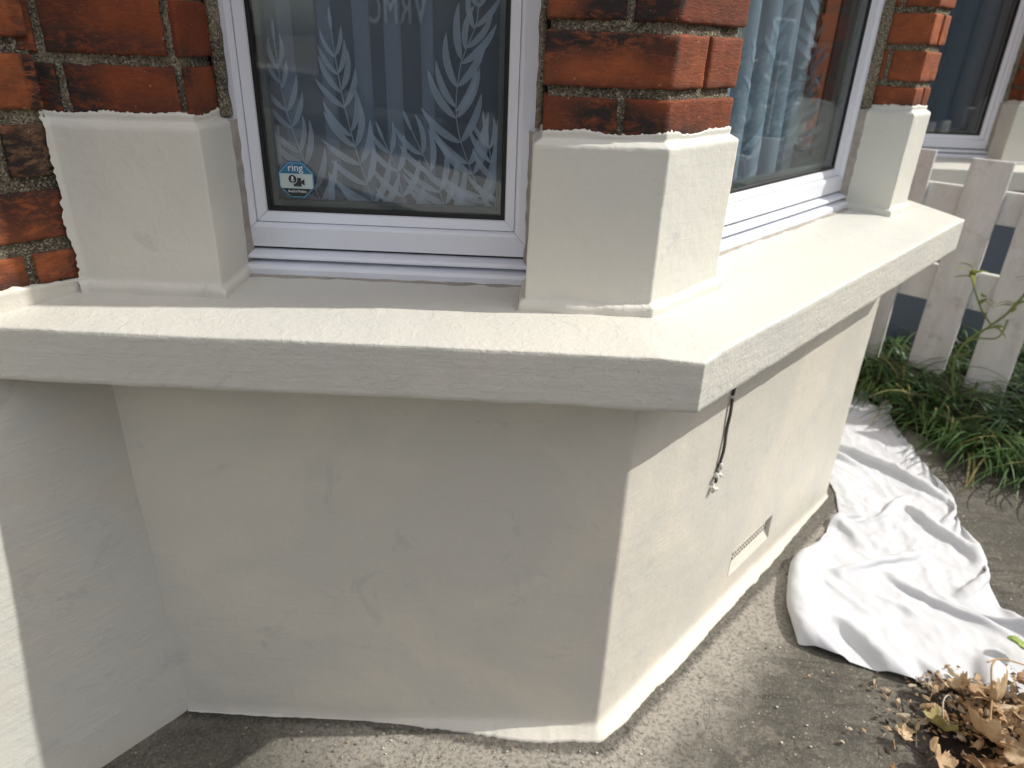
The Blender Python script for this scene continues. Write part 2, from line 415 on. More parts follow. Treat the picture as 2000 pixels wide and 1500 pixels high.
def blob_sheet(name, cx, cy, ru, rv, mat, z, jag=.35, h=0.0, kind='structure', seed=0):
    vs = [U(cx, cy, z+h)]; fs = []; n = 72; rings = 10
    for k in range(1, rings+1):
        for i in range(n):
            q = 2*math.pi*i/n; r = k/rings
            e = 1+jag*noise.noise(Vector((math.cos(q)*2+seed, math.sin(q)*2, 5)))+jag*.3*noise.noise(Vector((math.cos(q)*9+seed, math.sin(q)*9, 5)))
            p = U(cx+math.cos(q)*ru*r*e, cy+math.sin(q)*rv*r*e, 0)
            p.z = z+h*(1-r*r)+(1-r)*(.012*noise.noise(p*30)+.006*noise.noise(p*90)) if r < 1 else z-.004
            vs.append(p)
    for i in range(n): fs.append([0, 1+i, 1+(i+1) % n])
    for k in range(rings-1):
        for i in range(n):
            a = 1+k*n+i; b = 1+k*n+(i+1) % n; fs.append([a, a+n, b+n, b])
    return tag(mesh_obj(name, vs, fs, mat), kind=kind)
blob_sheet('soil', 2.56, .30, .78, 1.3, SOIL, .005, h=.015)
ROAD = m_plain('asphalt_road', (.06, .06, .062), .9, .2, .2, 6)
PAVE = m_plain('pavement_slabs', (.27, .26, .24), .9, .2, .15, 5)
mb = MB(); mb.box(U(-60, 1.9, 0.004), A*120, N2*1.3, Z*.05); tag(mb.build('pavement', PAVE), kind='structure')
mb = MB(); mb.box(U(-60, 3.2, 0.002), A*120, N2*6.0, Z*.006); tag(mb.build('road', ROAD), kind='structure')
mb = MB(); mb.box(U(-60, 9.2, 0.004), A*120, N2*1.6, Z*.12); tag(mb.build('far_pavement', PAVE), kind='structure')

# ------------------------------------------------------------------ the house with its bay
house = empty('terraced_house', W, 'brick terraced house with cream painted bay under two white windows', 'house')
HPARTS = []
def part(o, parent=None):
    """parent a world-space part to the house, keeping its place"""
    o.parent = parent or house
    if parent is None: o.location = -W
    return o
# painted wall under the sill of the bay
bay = Path([W, K, F, W3], [0, .014, .014, 0])
sK = 0.809
VU0, VU1, VZ0, VZ1 = sK+.505, sK+.715, .082, .156           # air vent opening on the front
fil = lambda s: max(0.0, min(1.0, (s-.36)/.30))*(1-.85*max(0.0, min(1.0, (s-1.55)/.38)))
def bay_prof(s):
    k = fil(s); rg = noise.noise(Vector((s*26, 3.1, 0)))*.5+noise.noise(Vector((s*90, 1.1, 0)))*.3
    wd = .004+k*(.024+.007*rg+.012*noise.noise(Vector((s*7, 5, 5)))-.010*max(0, min(1, (s-1.1)/.7)))+(.004*rg if s < .8 else 0); ht = .006+k*.018+.004*rg
    return [(wd, -.012), (wd, .001+.003*k), (wd*.70, ht*.42), (.002, ht), (0, ht+.012), (0, VZ0), (0, VZ1), (0, ZB+.01)]
NEARG = bay.grid(.0055, extra=(VU0, VU1)); NEARG = [g for g in NEARG if g < sK+1.16]+[sK+1.3, sK+1.6, bay.L]
def skipv(s, z): return VU0 < s < VU1 and VZ0 < z < VZ1
def wall_wob(p, t, z): return Vector((0, 0, 0)) if not (.0 < z) else noise.noise_vector(Vector((p.x*2.2, p.y*2.2, p.z*1.4)))*.002
bw = part(sweep('bay_wall', bay, NEARG, bay_prof, P_WALL, amp=.8, skip=skipv, seg=[2, 3, 3, 2, 8, 11, 110]))
def ragged(s, z=0): return .0020*noise.noise(Vector((s*60, z*60, 1)))+.0026*noise.noise(Vector((s*210, z*210, 4)))+.0045*noise.noise(Vector((s*14, 7, 4)))+.0035*max(0, noise.noise(Vector((s*330, z*330, 9))))
# house wall to the left of the bay, painted below the band
hw = Path([W+H*2.2, W])
part(sweep('house_wall', hw, [0, .4, .8, 1.2]+hw.grid(.006, 1.3)[0:], lambda s: [(.0, -.012), (.0, .885), (.001, .889+ragged(s)), (-.01, .889+ragged(s))], P_HOUSE, amp=.9, seg=[150, 1, 1]))
# the rest of the house wall and closed volume
mb = MB()
mb.box(W3+Z*-.02, A*1.2, -N2*.25, Z*5.6)                     # wall beyond the bay
mb.box(W+Z*2.6+NH*.0, A*2.3, -N2*.25, Z*3.0)                  # wall above the bay
part(mb.build('brick_wall', BRICK))
# interior room shell
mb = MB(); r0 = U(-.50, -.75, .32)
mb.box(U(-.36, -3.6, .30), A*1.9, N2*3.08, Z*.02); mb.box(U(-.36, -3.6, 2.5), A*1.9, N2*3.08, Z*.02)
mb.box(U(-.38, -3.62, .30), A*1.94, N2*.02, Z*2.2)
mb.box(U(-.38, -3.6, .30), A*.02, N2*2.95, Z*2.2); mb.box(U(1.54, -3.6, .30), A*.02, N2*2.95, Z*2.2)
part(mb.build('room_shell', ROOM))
def plan_slab(pts, z0, z1, mat, name):
    n = len(pts); vs = [Vector((p.x, p.y, z0)) for p in pts]+[Vector((p.x, p.y, z1)) for p in pts]
    fs = [list(range(n))[::-1], [n+i for i in range(n)]]+[[i, (i+1) % n, n+(i+1) % n, n+i] for i in range(n)]
    return part(mesh_obj(name, vs, fs, mat, smooth=False))
ins = lambda o: [bay.at(.0, -o), bay.at(sK, -o), bay.at(sK+1.152, -o), bay.at(bay.L, -o), W3-N2*.7, W-N2*.7+A*.1]
plan_slab([W-NH*.1, W, K, F, W3, W3-N2*.2], 2.15, 2.6, P_CREAM, 'lintel')
plan_slab([W-NH*.1, Vector((-.83, -.10, 0)), Vector((.05, -.09, 0)), F+N2*.09+A*.05, W3+N2*.1+A*.05, W3-N2*.2], 2.6, 2.68, m_plain('lead_roof', (.22, .23, .25), .5), 'bay_roof')
# ---- sill
sp = Path([W, K, F, W3], m0=(Vector((-.915, -.125, 0))-W)/.125)
SKK = 0.0
def sill_prof(s):
    hs = False; wv_ = .0022*noise.noise(Vector((s*13, 4, 4)))
    near = max(0, 1-abs(s-(SKK+sK))/.09) if s > SKK else 0
    rg = noise.noise(Vector((s*30, 9, 2)))*.6+noise.noise(Vector((s*110, 2, 2)))*.5
    zt = ZT-.004*max(0, 1-abs(s-(SKK+sK))/.05)
    zin = .874+(.012+.004*rg if hs else 0)
    inn = -.004 if hs else -.135
    return [(-.006, ZB+.004), (.112, ZB+wv_), (.122, ZB+.0015+wv_), (.125+.0008*rg, ZB+.004+wv_), (.125, zt-.0022), (.1238, zt-.0006), (.115, zt+.001), (.004, .8705), (inn, zin)]
sg = [0, .3, .6]+[.7+i*.006 for i in range(117)]
sg = sorted(set(sp.grid(.0045, 0, SKK+sK+1.2, extra=(sK-.0016, sK-.0035, sK+.0016, sK+.0035))+[SKK+sK+1.4, SKK+sK+1.7, sp.L]))
part(sweep('window_sill', sp, sg, sill_prof, P_SILL, amp=.7, seg=[14, 2, 1, 12, 1, 2, 18, 22]))
def plinth(path, warp=None, amp=1.0, lab=None):
    def pr(s):
        r = ragged(s); bw_ = .003*noise.noise(Vector((s*22, 8, 8)))
        return [(.0085+bw_, .852), (.0075+bw_, .8815+r*.5), (.0045, .8845+r*.5), (0, .8865+r*.5), (0, HP-.004), (-.0018, HP-.0015), (-.0105, HP+.004), (-.0100, HP+.012+r), (-.0135, HP+.0135+r), (-.03, HP+.012+r)]
    o = part(sweep('painted_plinth', path, path.grid(.0032), pr, P_CREAM, amp=amp, warp=warp, seg=[5, 2, 2, 42, 2, 3, 3, 1, 2]))
    if lab: o['label'] = lab
    return o
REC = .135
p1 = Path([W+H*.012, W, Vector((-.613, 0, 0)), Vector((-.613, REC, 0))], [0, 0, 0, 0])
def warp1(t, z):
    return t+(ragged(z*1.0, 3)*1.6+.004)*max(0, 1-t/.012)*(1 if z > .89 else 0)
PW = .0
pl1 = plinth(p1, warp1)
p2 = Path([Vector((-.178, REC, 0)), Vector((-.178, 0, 0)), K, U(.186, 0), U(.186, -REC)], [0]*5)
pl2 = plinth(p2)
p3 = Path([U(1.020, -REC), U(1.020, 0), F, F+G3*.18, F+G3*.18-N2*.1], [0]*5)
pl3 = plinth(p3)
p4 = Path([F+G3*.60, W3]); pl4 = plinth(p4)
b1_ = Path([W+H*.012, W, Vector((-.613, 0, 0)), Vector((-.613, REC, 0))])
b2_ = Path([Vector((-.178, REC, 0)), Vector((-.178, 0, 0)), K, U(.186, 0), U(.186, -REC)])
b3_ = Path([U(1.020, -REC), U(1.020, 0), F, F+G3*.18, F+G3*.18-N2*.1])
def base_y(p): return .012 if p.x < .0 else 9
def brickwork(path, rows, base=-.012, parent=None, z_start=None, far=False, name='brickwork', soot_z=HP, ctrl=None, top=2.16):
    """rows: list of (z0, z1, [s-joints]); every brick is a dished grid over the mortar bed"""
    vs = []; fs = []; mi = []; tint = []
    def add_grid(ss, zs, off, m, tf, nz=1.0):
        b = len(vs); k = len(zs)
        for s_ in ss:
            for z_ in zs:
                p = path.at(s_, off(s_, z_)); p.z = z_
                vs.append(p+noise.noise_vector(p*45)*.0008*nz+noise.noise_vector(p*160)*.0006*nz); tint.append(tf(s_, z_, p))
        for i in range(len(ss)-1):
            for j in range(k-1): fs.append([b+i*k+j, b+(i+1)*k+j, b+(i+1)*k+j+1, b+i*k+j+1]); mi.append(m)
    ztop = rows[-1][1]+.006; zb = rows[0][0]-.01
    dz = .006 if not far else .02
    zs = list(np.arange(zb, min(ztop, 1.45), dz))+list(np.arange(1.45, ztop+.03, .03))
    sg_ = path.grid(.006 if not far else .02)
    add_grid(sg_, zs, lambda s, z: base-.0065+.003*noise.noise(Vector((s*40, z*40, 2))), 1, lambda s, z, p: (0, 0, 0), 2.2)
    for (z0, z1, js) in rows:
        hi = z0 > 1.45 or far
        for a, b_ in zip(js[:-1], js[1:]):
            g = .0055; a2 = a+(g if a > 1e-4 else 0); b2 = b_-(g if b_ < path.L-1e-4 else 0)
            if b2-a2 < .01: continue
            rd = random.random(); stock = 1.0 if (ctrl and ctrl(a2, b2, z0)) else 0.0; jit = random.uniform(-.0015, .0015)
            r = .0035
            ss = path.grid(.0055 if not hi else .03, a2, b2); nz = 11 if not hi else 3
            ss = [a2-.0003, a2+.0008, a2+.002]+[s for s in ss if a2+.0035 < s < b2-.0035]+[b2-.002, b2-.0008, b2+.0003]
            if a <= 1e-4: ss = [0]+ss[3:]
            if b_ >= path.L-1e-4: ss = ss[:-3]+[path.L]
            zz = [z0-.0003, z0+.0008, z0+.002]+[z0+.0035+(z1-z0-.007)*i/nz for i in range(nz+1)]+[z1-.002, z1-.0008, z1+.0003]
            wob = random.uniform(0, 50)
            def off(s, z):
                e = min(s-a2 if a > 1e-4 else 1, b2-s if b_ < path.L-1e-4 else 1, z-z0, z1-z)
                e += .0016*noise.noise(Vector((s*50, z*50, wob)))
                if e < 0: return base-.012
                return base+jit-(max(0, r-e)**2)/r
            def tf(s, z, p):
                so_ = 0.0
                q = (z-soot_z)/.035
                if soot_z-.02 < z < soot_z+.07: so_ = max(0, 1.15-.8*q)*(.75+.5*noise.noise(Vector((p.x*14, p.y*14, 3))))
                if name == 'house_brickwork': so_ = max(so_, 1.3*max(0, noise.noise(Vector((p.x*9+3, p.y*9, p.z*13)))+.08))
                so_ = max(so_, (1.9 if p.y > -.08 and abs(p.y-base_y(p)) < .02 else .5)*max(0, noise.noise(Vector((p.x*7, p.y*7, p.z*16)))+.22), .55*max(0, 1-(z-z0)/.012))  # splay-face soot strengthened, putting that side's shade into the brick colour
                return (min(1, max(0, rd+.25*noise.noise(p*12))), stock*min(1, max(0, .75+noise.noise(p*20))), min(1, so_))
            add_grid(ss, zz, off, 0, tf)
    o = mesh_obj(name, vs, fs, [BRICK, MORTAR], None, True, mi)
    ca = o.data.color_attributes.new('tint', 'FLOAT_COLOR', 'POINT')
    buf = np.ones((len(vs), 4), dtype=np.float32); buf[:, :3] = np.array(tint, dtype=np.float32)
    ca.data.foreach_set('color', buf.ravel())
    part(o)
    return o
def rows_for(path, zj, course, pat, ztop=2.14, first=1.108):
    """zj: height of the first bed joint; pat(i) -> perpend positions"""
    rows = [(first, zj-.006, pat(0))]; z = zj; i = 1
    while z < ztop: rows.append((z+.006, z+course-.006, pat(i))); z += course; i += 1
    return rows
# pier 2: reveal (REC long), face 178 mm, squint corner, 186 mm, reveal
def pat2(i):
    if i % 2 == 0: return [0, REC+.111, b2_.L-.075, b2_.L]
    return [0, .06, REC+.178+.090, b2_.L]
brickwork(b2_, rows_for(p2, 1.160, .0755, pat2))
def pat1(i): return sorted(set([0.0, (.035 if i % 2 else .012), .012+.196-(.0 if i % 2 == 0 else .0), b1_.L-(.09 if i % 2 else .05), b1_.L]))
def pat1(i):
    if i % 2 == 0: return [0.0, .040, .203, b1_.L]
    return [0.0, .022, .196, b1_.L]
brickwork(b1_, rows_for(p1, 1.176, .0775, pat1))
def pat3(i):
    if i % 2 == 0: return [0, REC+.075, REC+.132+.10, b3_.L]
    return [0, .055, REC+.132+.02, b3_.L]
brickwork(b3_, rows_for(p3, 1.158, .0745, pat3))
brickwork(p4, rows_for(p4, 1.16, .0755, lambda i: [0, .1, p4.L]), far=True)
# house wall bricks to the left, from the painted band up
hb = Path([W+H*1.4, W+H*.0])
def pat_h(i):
    o = .11 if i % 2 else .0
    js = [0]+sorted([hb.L-(.062+o*.9)-.225*k for k in range(0, 7) if hb.L-(.062+o*.9)-.225*k > .05])+[hb.L]
    return js
brickwork(hb, [(.889, .931, pat_h(0))]+[(.949+.083*i, .949+.083*i+.065, pat_h(i+1)) for i in range(15)], base=-.006, soot_z=.89, name='house_brickwork',
          ctrl=lambda a, b, z: (1.02 < z < 1.09) or (.94 < z < 1.0 and hb.L-b > .03))
hb2 = Path([W+H*3.0, W+H*1.4]); brickwork(hb2, [(.889+.083*i, .889+.083*i+.071, [0, .4, .8, 1.2, 1.6]) for i in range(16)], far=True, base=-.006, name='house_brickwork')
mb = MB(); mb.box(W+H*3.0+Z*2.14, -H*3.0, -NH*.2, Z*3.4); mb.box(W+H*3.0, -H*3.0, -NH*.25, Z*2.14); 
bb = mb.build('brick_wall', BRICK); bb.location = -NH*.03; part(bb); bb.location = -W-NH*.03

# ---- windows
def window(o0, e, nrm, g0, g1, open0, open1, spacer=True, strips=True, zlab=None):
    """o0 = face origin, e along the face, nrm outward; glass between g0..g1"""
    P = lambda s, o, z: o0+e*s+nrm*o+Z*z
    root = bpy.data.objects.new('window', None); C.objects.link(root); root.empty_display_size = .05
    root.parent = house; root.location = P(open0, -REC, .88)-W
    off = -(root.location+W)
    def sub(o): o.parent = root; o.location = off; return o
    z0, z1 = .969, 2.05
    # frame members, mitred with hairline joints
    def ring(name, prof, mat, gap=.0004, bev=0):
        """prof: (outward distance from glass edge, depth offset) closed section"""
        m = MB(); cs = [(g0, z0, -1, -1), (g1, z0, 1, -1), (g1, z1, 1, 1), (g0, z1, -1, 1)]
        for k in range(4):
            a, b = cs[k], cs[(k+1) % 4]; vs = []
            for (c, sg_) in ((a, 1), (b, -1)):
                for (wd, dp) in prof:
                    s_ = c[0]+c[2]*wd; z_ = c[1]+c[3]*wd
                    if k % 2 == 0: s_ += sg_*gap*(1 if k == 0 else -1)
                    else: z_ += sg_*gap*(1 if k == 1 else -1)
                    vs.append(P(s_, dp, z_))
            n = len(prof); fs = [[i, (i+1) % n, n+(i+1) % n, n+i] for i in range(n)]+[list(range(n))[::-1], [n+i for i in range(n)]]
            m.add(vs, fs)
        o = sub(m.build(name, mat)); bm = bmesh.new(); bm.from_mesh(o.data); bmesh.ops.recalc_face_normals(bm, faces=bm.faces); bm.to_mesh(o.data); bm.free()
        if bev: bv = o.modifiers.new('bevel', 'BEVEL'); bv.width = bev; bv.segments = 2
        return o
    ring('frame', [(.020, -.1275), (.022, -.122), (.026, -.1195), (.056, -.119), (.0565, -.17), (.020, -.17)], PVC)
    ring('glazing_bead', [(.0042, -.137), (.0052, -.1335), (.0185, -.1285), (.0195, -.1300), (.0195, -.165), (.0042, -.165)], PVC)
    ring('gasket', [(-.0025, -.1395), (-.001, -.1375), (.004, -.1375), (.004, -.160), (-.0025, -.160)], GASKET)
    ring('spacer_bar', [(-.011, -.150), (-.0026, -.149), (-.0026, -.163), (-.011, -.163)], SPACER)
    m = MB(); m.box(P(g0-.003, -.1445, z0-.003), e*(g1-g0+.006), nrm*.004, Z*(z1-z0+.006)); sub(m.build('glass_pane', GLASS))
    # stepped cill strips under the frame
    a_, b_ = open0-.004, open1+.004; ln = b_-a_
    def strip(name, prof, mat, jit=0):
        n = 60; vs = []; k = len(prof)
        for i in range(n+1):
            for (o_, z_) in prof:
                s_ = a_+ln*i/n; q = jit*noise.noise(Vector((s_*40, z_*90, o_*90)))
                vs.append(P(s_, o_+q, z_+q*.6))
        fs = [[i*k+j, (i+1)*k+j, (i+1)*k+(j+1) % k, i*k+(j+1) % k] for i in range(n) for j in range(k)]
        o = sub(mesh_obj(name, vs, fs, mat, smooth=False)); bm = bmesh.new(); bm.from_mesh(o.data); bmesh.ops.recalc_face_normals(bm, faces=bm.faces); bm.to_mesh(o.data); bm.free(); return o
    strip('cill_gap', [(-.126, .890), (-.126, .914), (-.17, .914), (-.17, .890)], DARKGAP)
    strip('cill_strip', [(-.17, .896), (-.110, .8955), (-.1045, .8975), (-.1045, .9000), (-.108, .9035), (-.125, .9085), (-.17, .9085)], PVC, .0006)
    strip('cill_strip', [(-.17, .872), (-.100, .872), (-.0945, .874), (-.0945, .8840), (-.099, .8885), (-.118, .8925), (-.17, .8925)], PVC, .0008)
    strip('sealant', [(-.16, .866), (-.082, .868), (-.088, .8735), (-.0985, .8765), (-.16, .8765)], DIRTY, .0035)
    return root
wroot1 = window(Vector((0, 0, 0)), X, Vector((0, -1, 0)), -.581, -.220, -.613, -.178)
wroot2 = window(Vector((0, 0, 0)), A, N2, .218, .985, .186, 1.020)
wroot1['label'] = 'narrow white framed window in the shaded splay'; wroot2['label'] = 'wide white framed window in the sunlit front'
wroot3 = window(F, G3, Vector((G3.y, -G3.x, 0)), .215, .575, .18, .60)
# mortar fillets between brick reveal and frame
def fillet_strip(o0, e, nrm, s, w_):
    vs = []; n = 90; fs = []
    for i in range(n+1):
        z = HP+.005+(2.15-HP)*i/n; j = .0025*noise.noise(Vector((s*30, z*40, 1))); j2 = .002*noise.noise(Vector((s*30, z*70, 6)))
        for (a_, o_) in ((0, -.125), (0, -.100+j2), (w_*.5, -.098+j2), (w_+j, -.108), (w_+j, -.125)):
            vs.append(o0+e*(s+a_)+nrm*o_+Z*z)
    for i in range(n):
        for j in range(4): fs.append([i*5+j, (i+1)*5+j, (i+1)*5+j+1, i*5+j+1])
    part(mesh_obj('mortar_fillet', vs, fs, MORTAR))
fillet_strip(K, X, Vector((0, -1, 0)), -.6255, .012); fillet_strip(K, X, Vector((0, -1, 0)), -.1655, -.010)
fillet_strip(K, A, N2, .1735, .010); fillet_strip(K, A, N2, 1.0325, -.016)
# caulk where the painted reveal meets the frame
for (o0, e, nrm, s) in ((K, X, Vector((0, -1, 0)), -.6130), (K, X, Vector((0, -1, 0)), -.1780), (K, A, N2, 1.0190)):
    sg1 = 1 if s in (-.6130,) else -1
    vs = []; fs = []
    for i in range(70):
        z = .876+(HP-.876)*i/69; j = .0022*noise.noise(Vector((z*60, s*9, 3)))
        for (a_, o_) in ((-.002*sg1, -.100+j), (.003*sg1, -.110+j), ((.0055+j)*sg1, -.1205)): vs.append(o0+e*(s+a_)+nrm*o_+Z*z)
    for i in range(69):
        for j in range(2): fs.append([i*3+j, (i+1)*3+j, (i+1)*3+j+1, i*3+j+1])
    part(mesh_obj('caulk_line', vs, fs, DIRTY))
# ---- air vent in the bay front
mb = MB(); D = .011; u0, u1 = .505, .715
def PF(u, o, z): return A*u+N2*o+Z*z
mb.add([PF(u0, 0, VZ0), PF(u0, 0, VZ1), PF(u0, -D, VZ1), PF(u0, -D, VZ0)], [[0, 1, 2, 3]])
mb.add([PF(u1, 0, VZ0), PF(u1, 0, VZ1), PF(u1, -D, VZ1), PF(u1, -D, VZ0)], [[3, 2, 1, 0]])
mb.add([PF(u0, 0, VZ1), PF(u1, 0, VZ1), PF(u1, -D, VZ1), PF(u0, -D, VZ1)], [[0, 1, 2, 3]])
mb.add([PF(u0, .001, VZ0), PF(u1, .001, VZ0), PF(u1, -D, VZ0+.026), PF(u0, -D, VZ0+.026)], [[3, 2, 1, 0]])
# perforated plate
cols, rws = 17, 4; za, zb_ = VZ0+.024, VZ1; cw = (u1-u0)/cols; rh = (zb_-za)/rws
for i in range(cols):
    for j in range(rws):
        a0, b0 = u0+i*cw, za+j*rh; q = .22
        hu0, hu1, hz0, hz1 = a0+cw*q, a0+cw*(1-q), b0+rh*q, b0+rh*(1-q)
        o_ = -D+.001
        v = [PF(a0, o_, b0), PF(a0+cw, o_, b0), PF(a0+cw, o_, b0+rh), PF(a0, o_, b0+rh), PF(hu0, o_, hz0), PF(hu1, o_, hz0), PF(hu1, o_, hz1), PF(hu0, o_, hz1)]
        v += [p-N2*.01 for p in v[4:8]]
        mb.add(v, [[0, 1, 5, 4], [1, 2, 6, 5], [2, 3, 7, 6], [3, 0, 4, 7]], 0)
        mb.add(v, [[4, 5, 9, 8], [5, 6, 10, 9], [6, 7, 11, 10], [7, 4, 8, 11], [8, 9, 10, 11]], 1)
part(mb.build('air_vent', [P_WALL, DARKGAP]))

# ---- things on the house: cable and sticker
cab = empty('cable', U(.335, .004, ZB), 'thin dark old cable hanging down the sunlit bay front below the sill', 'cable')
CAB = m_plain('old_grey_cable', (.17, .155, .13), .6, .4, .5, 60); CABD = m_plain('cable_dark_side', (.05, .046, .04), .7, .2, .3, 60)
m = MB(); pts = [U(.334+.003*math.sin(i*.5)-.010*(i/20)**2, .0045+.001*math.sin(i*1.3), ZB+.003-(.345)*i/20) for i in range(21)]
m.tube([p+A*.0012 for p in pts], .0024, 10); m.tube([p-A*.0019-N2*.001 for p in pts], .0017, 8, 1)
o = m.build('cable_sheath', [CAB, CABD], cab, True); o.location = -cab.location
for i, (k, rr) in enumerate(((9, .0050), (19, .0085))):
    m = MB(); m.ball(pts[k], rr, (1, 1, .8), jit=.7, nz=14, nr=18)
    if k == 19: m.ball(pts[20]-Z*.012-A*.006, .007, (1.1, .8, .9), jit=.9, nz=14, nr=18); m.ball(pts[18]+A*.002, .0055, (1, 1, 1.5), jit=.9)
    o = m.build('paint_blob', P_CREAM, cab, True); o.location = -cab.location

def text_mesh(body, size, origin, ex, ez, mat, name, parent, depth=.0002, align='CENTER', spacing=1.0, weight=0.0):
    cu = bpy.data.curves.new(name, 'FONT'); cu.body = body; cu.size = size; cu.align_x = align; cu.extrude = depth; cu.space_character = spacing; cu.offset = weight
    tmp = bpy.data.objects.new('tmp', cu); C.objects.link(tmp)
    bpy.context.view_layer.update()
    me = bpy.data.meshes.new_from_object(tmp.evaluated_get(bpy.context.evaluated_depsgraph_get())); bpy.data.objects.remove(tmp)
    me.name = name; me.materials.clear(); me.materials.append(mat)
    n = ex.cross(ez)
    for v in me.vertices:
        c = v.co.copy(); v.co = ex*c.x+ez*c.y+n*c.z
    o = bpy.data.objects.new(name, me); C.objects.link(o); o.parent = parent; o.location = origin; return o
st = empty('window_sticker', (-.5365, .1405, .985), 'blue and white octagonal camera warning sticker on the shaded window glass', 'sticker')
S_BLUE = m_plain('sticker_blue', (.035, .17, .30), .4, .4, .04); S_PALE = m_plain('sticker_pale', (.50, .60, .58), .4, .4, .04); S_DARK = m_plain('sticker_black', (.03, .035, .035), .4, .4, .04)
S_EDGE = m_plain('sticker_edge', (.22, .45, .58), .4); S_WHITE = m_plain('sticker_white', (.75, .78, .78), .5)
hs = .0275; cz = .0275; c1 = hs*math.tan(R(22.5))
def octo(r): t = r*math.tan(R(22.5)); return [(-t, -r), (t, -r), (r, -t), (r, t), (t, r), (-t, r), (-r, t), (-r, -t)]
def poly(name, pts, d, mat, th=.0003):
    n = len(pts); vs = [Vector((x, -d, z+cz)) for x, z in pts]+[Vector((x, -d+th, z+cz)) for x, z in pts]
    return mesh_obj(name, vs, [list(range(n)), [n+i for i in range(n)][::-1]]+[[i, n+i, n+(i+1) % n, (i+1) % n] for i in range(n)], mat, st, False)
poly('outer_border', octo(hs), .0, S_BLUE); poly('border_line', octo(hs*.94), .0005, S_EDGE)
r = hs*.90; t = r*math.tan(R(22.5)); yb = .007; yd = -.0125
def clip_x(z): return r if abs(z) <= t else r-(abs(z)-t)
poly('blue_band', [(-clip_x(.0095), .0095), (clip_x(.0095), .0095), (t, r), (-t, r)], .0010, S_BLUE)
poly('pale_band', [(-r, -t), (-clip_x(yd), yd), (clip_x(yd), yd), (r, -t), (r, .0093 if .0093 < t else t), (clip_x(.0094), .0094), (-clip_x(.0094), .0094), (-r, t if t < .0093 else .0093)][::1], .0010, S_PALE)
poly('black_band', [(-t, -r), (t, -r), (clip_x(yd-.0002), yd-.0002), (-clip_x(yd-.0002), yd-.0002)], .0010, S_DARK)
text_mesh('ring', .0155, Vector((0, -.0014, cz+.0135)), X, Z, S_WHITE, 'lettering', st)
text_mesh('Audio/Video', .0056, Vector((0, -.0014, cz-.0185)), X, Z, S_WHITE, 'lettering', st)
m = MB()
def pl(pts, d=.0016, mi_=0): m.add([Vector((x, -d, z+cz)) for x, z in pts], [list(range(len(pts)))], mi_)
pl([(-.0045, -.0095), (.0075, -.0095), (.0075, .0035), (-.0045, .0035)]); pl([(.0075, -.0045), (.0125, -.008), (.0125, .002), (.0075, -.0015)])
cc = (-.0055, .0015)
pl([(cc[0]+.0072*math.cos(q), cc[1]+.0072*math.sin(q)) for q in [2*math.pi*i/28 for i in range(28)]], .0018, 1)
pl([(cc[0]+.0064*math.cos(q), cc[1]+.0064*math.sin(q)) for q in [2*math.pi*i/28 for i in range(28)]], .0020, 0)
pl([(cc[0]-.0014, cc[1]-.0008), (cc[0]+.0014, cc[1]-.0008), (cc[0]+.0014, cc[1]+.0034), (cc[0], cc[1]+.0042), (cc[0]-.0014, cc[1]+.0034)], .0022, 1)
pl([(cc[0]-.0027, cc[1]-.001), (cc[0]-.0022, cc[1]-.0024), (cc[0], cc[1]-.0032), (cc[0]+.0022, cc[1]-.0024), (cc[0]+.0027, cc[1]-.001), (cc[0]+.0019, cc[1]-.001), (cc[0], cc[1]-.0024), (cc[0]-.0019, cc[1]-.001)], .0022, 1)
pl([(cc[0]-.0018, cc[1]-.0048), (cc[0]+.0018, cc[1]-.0048), (cc[0]+.0018, cc[1]-.0042), (cc[0]-.0018, cc[1]-.0042)], .0022, 1)
m.build('camera_symbol', [S_DARK, S_WHITE], st)

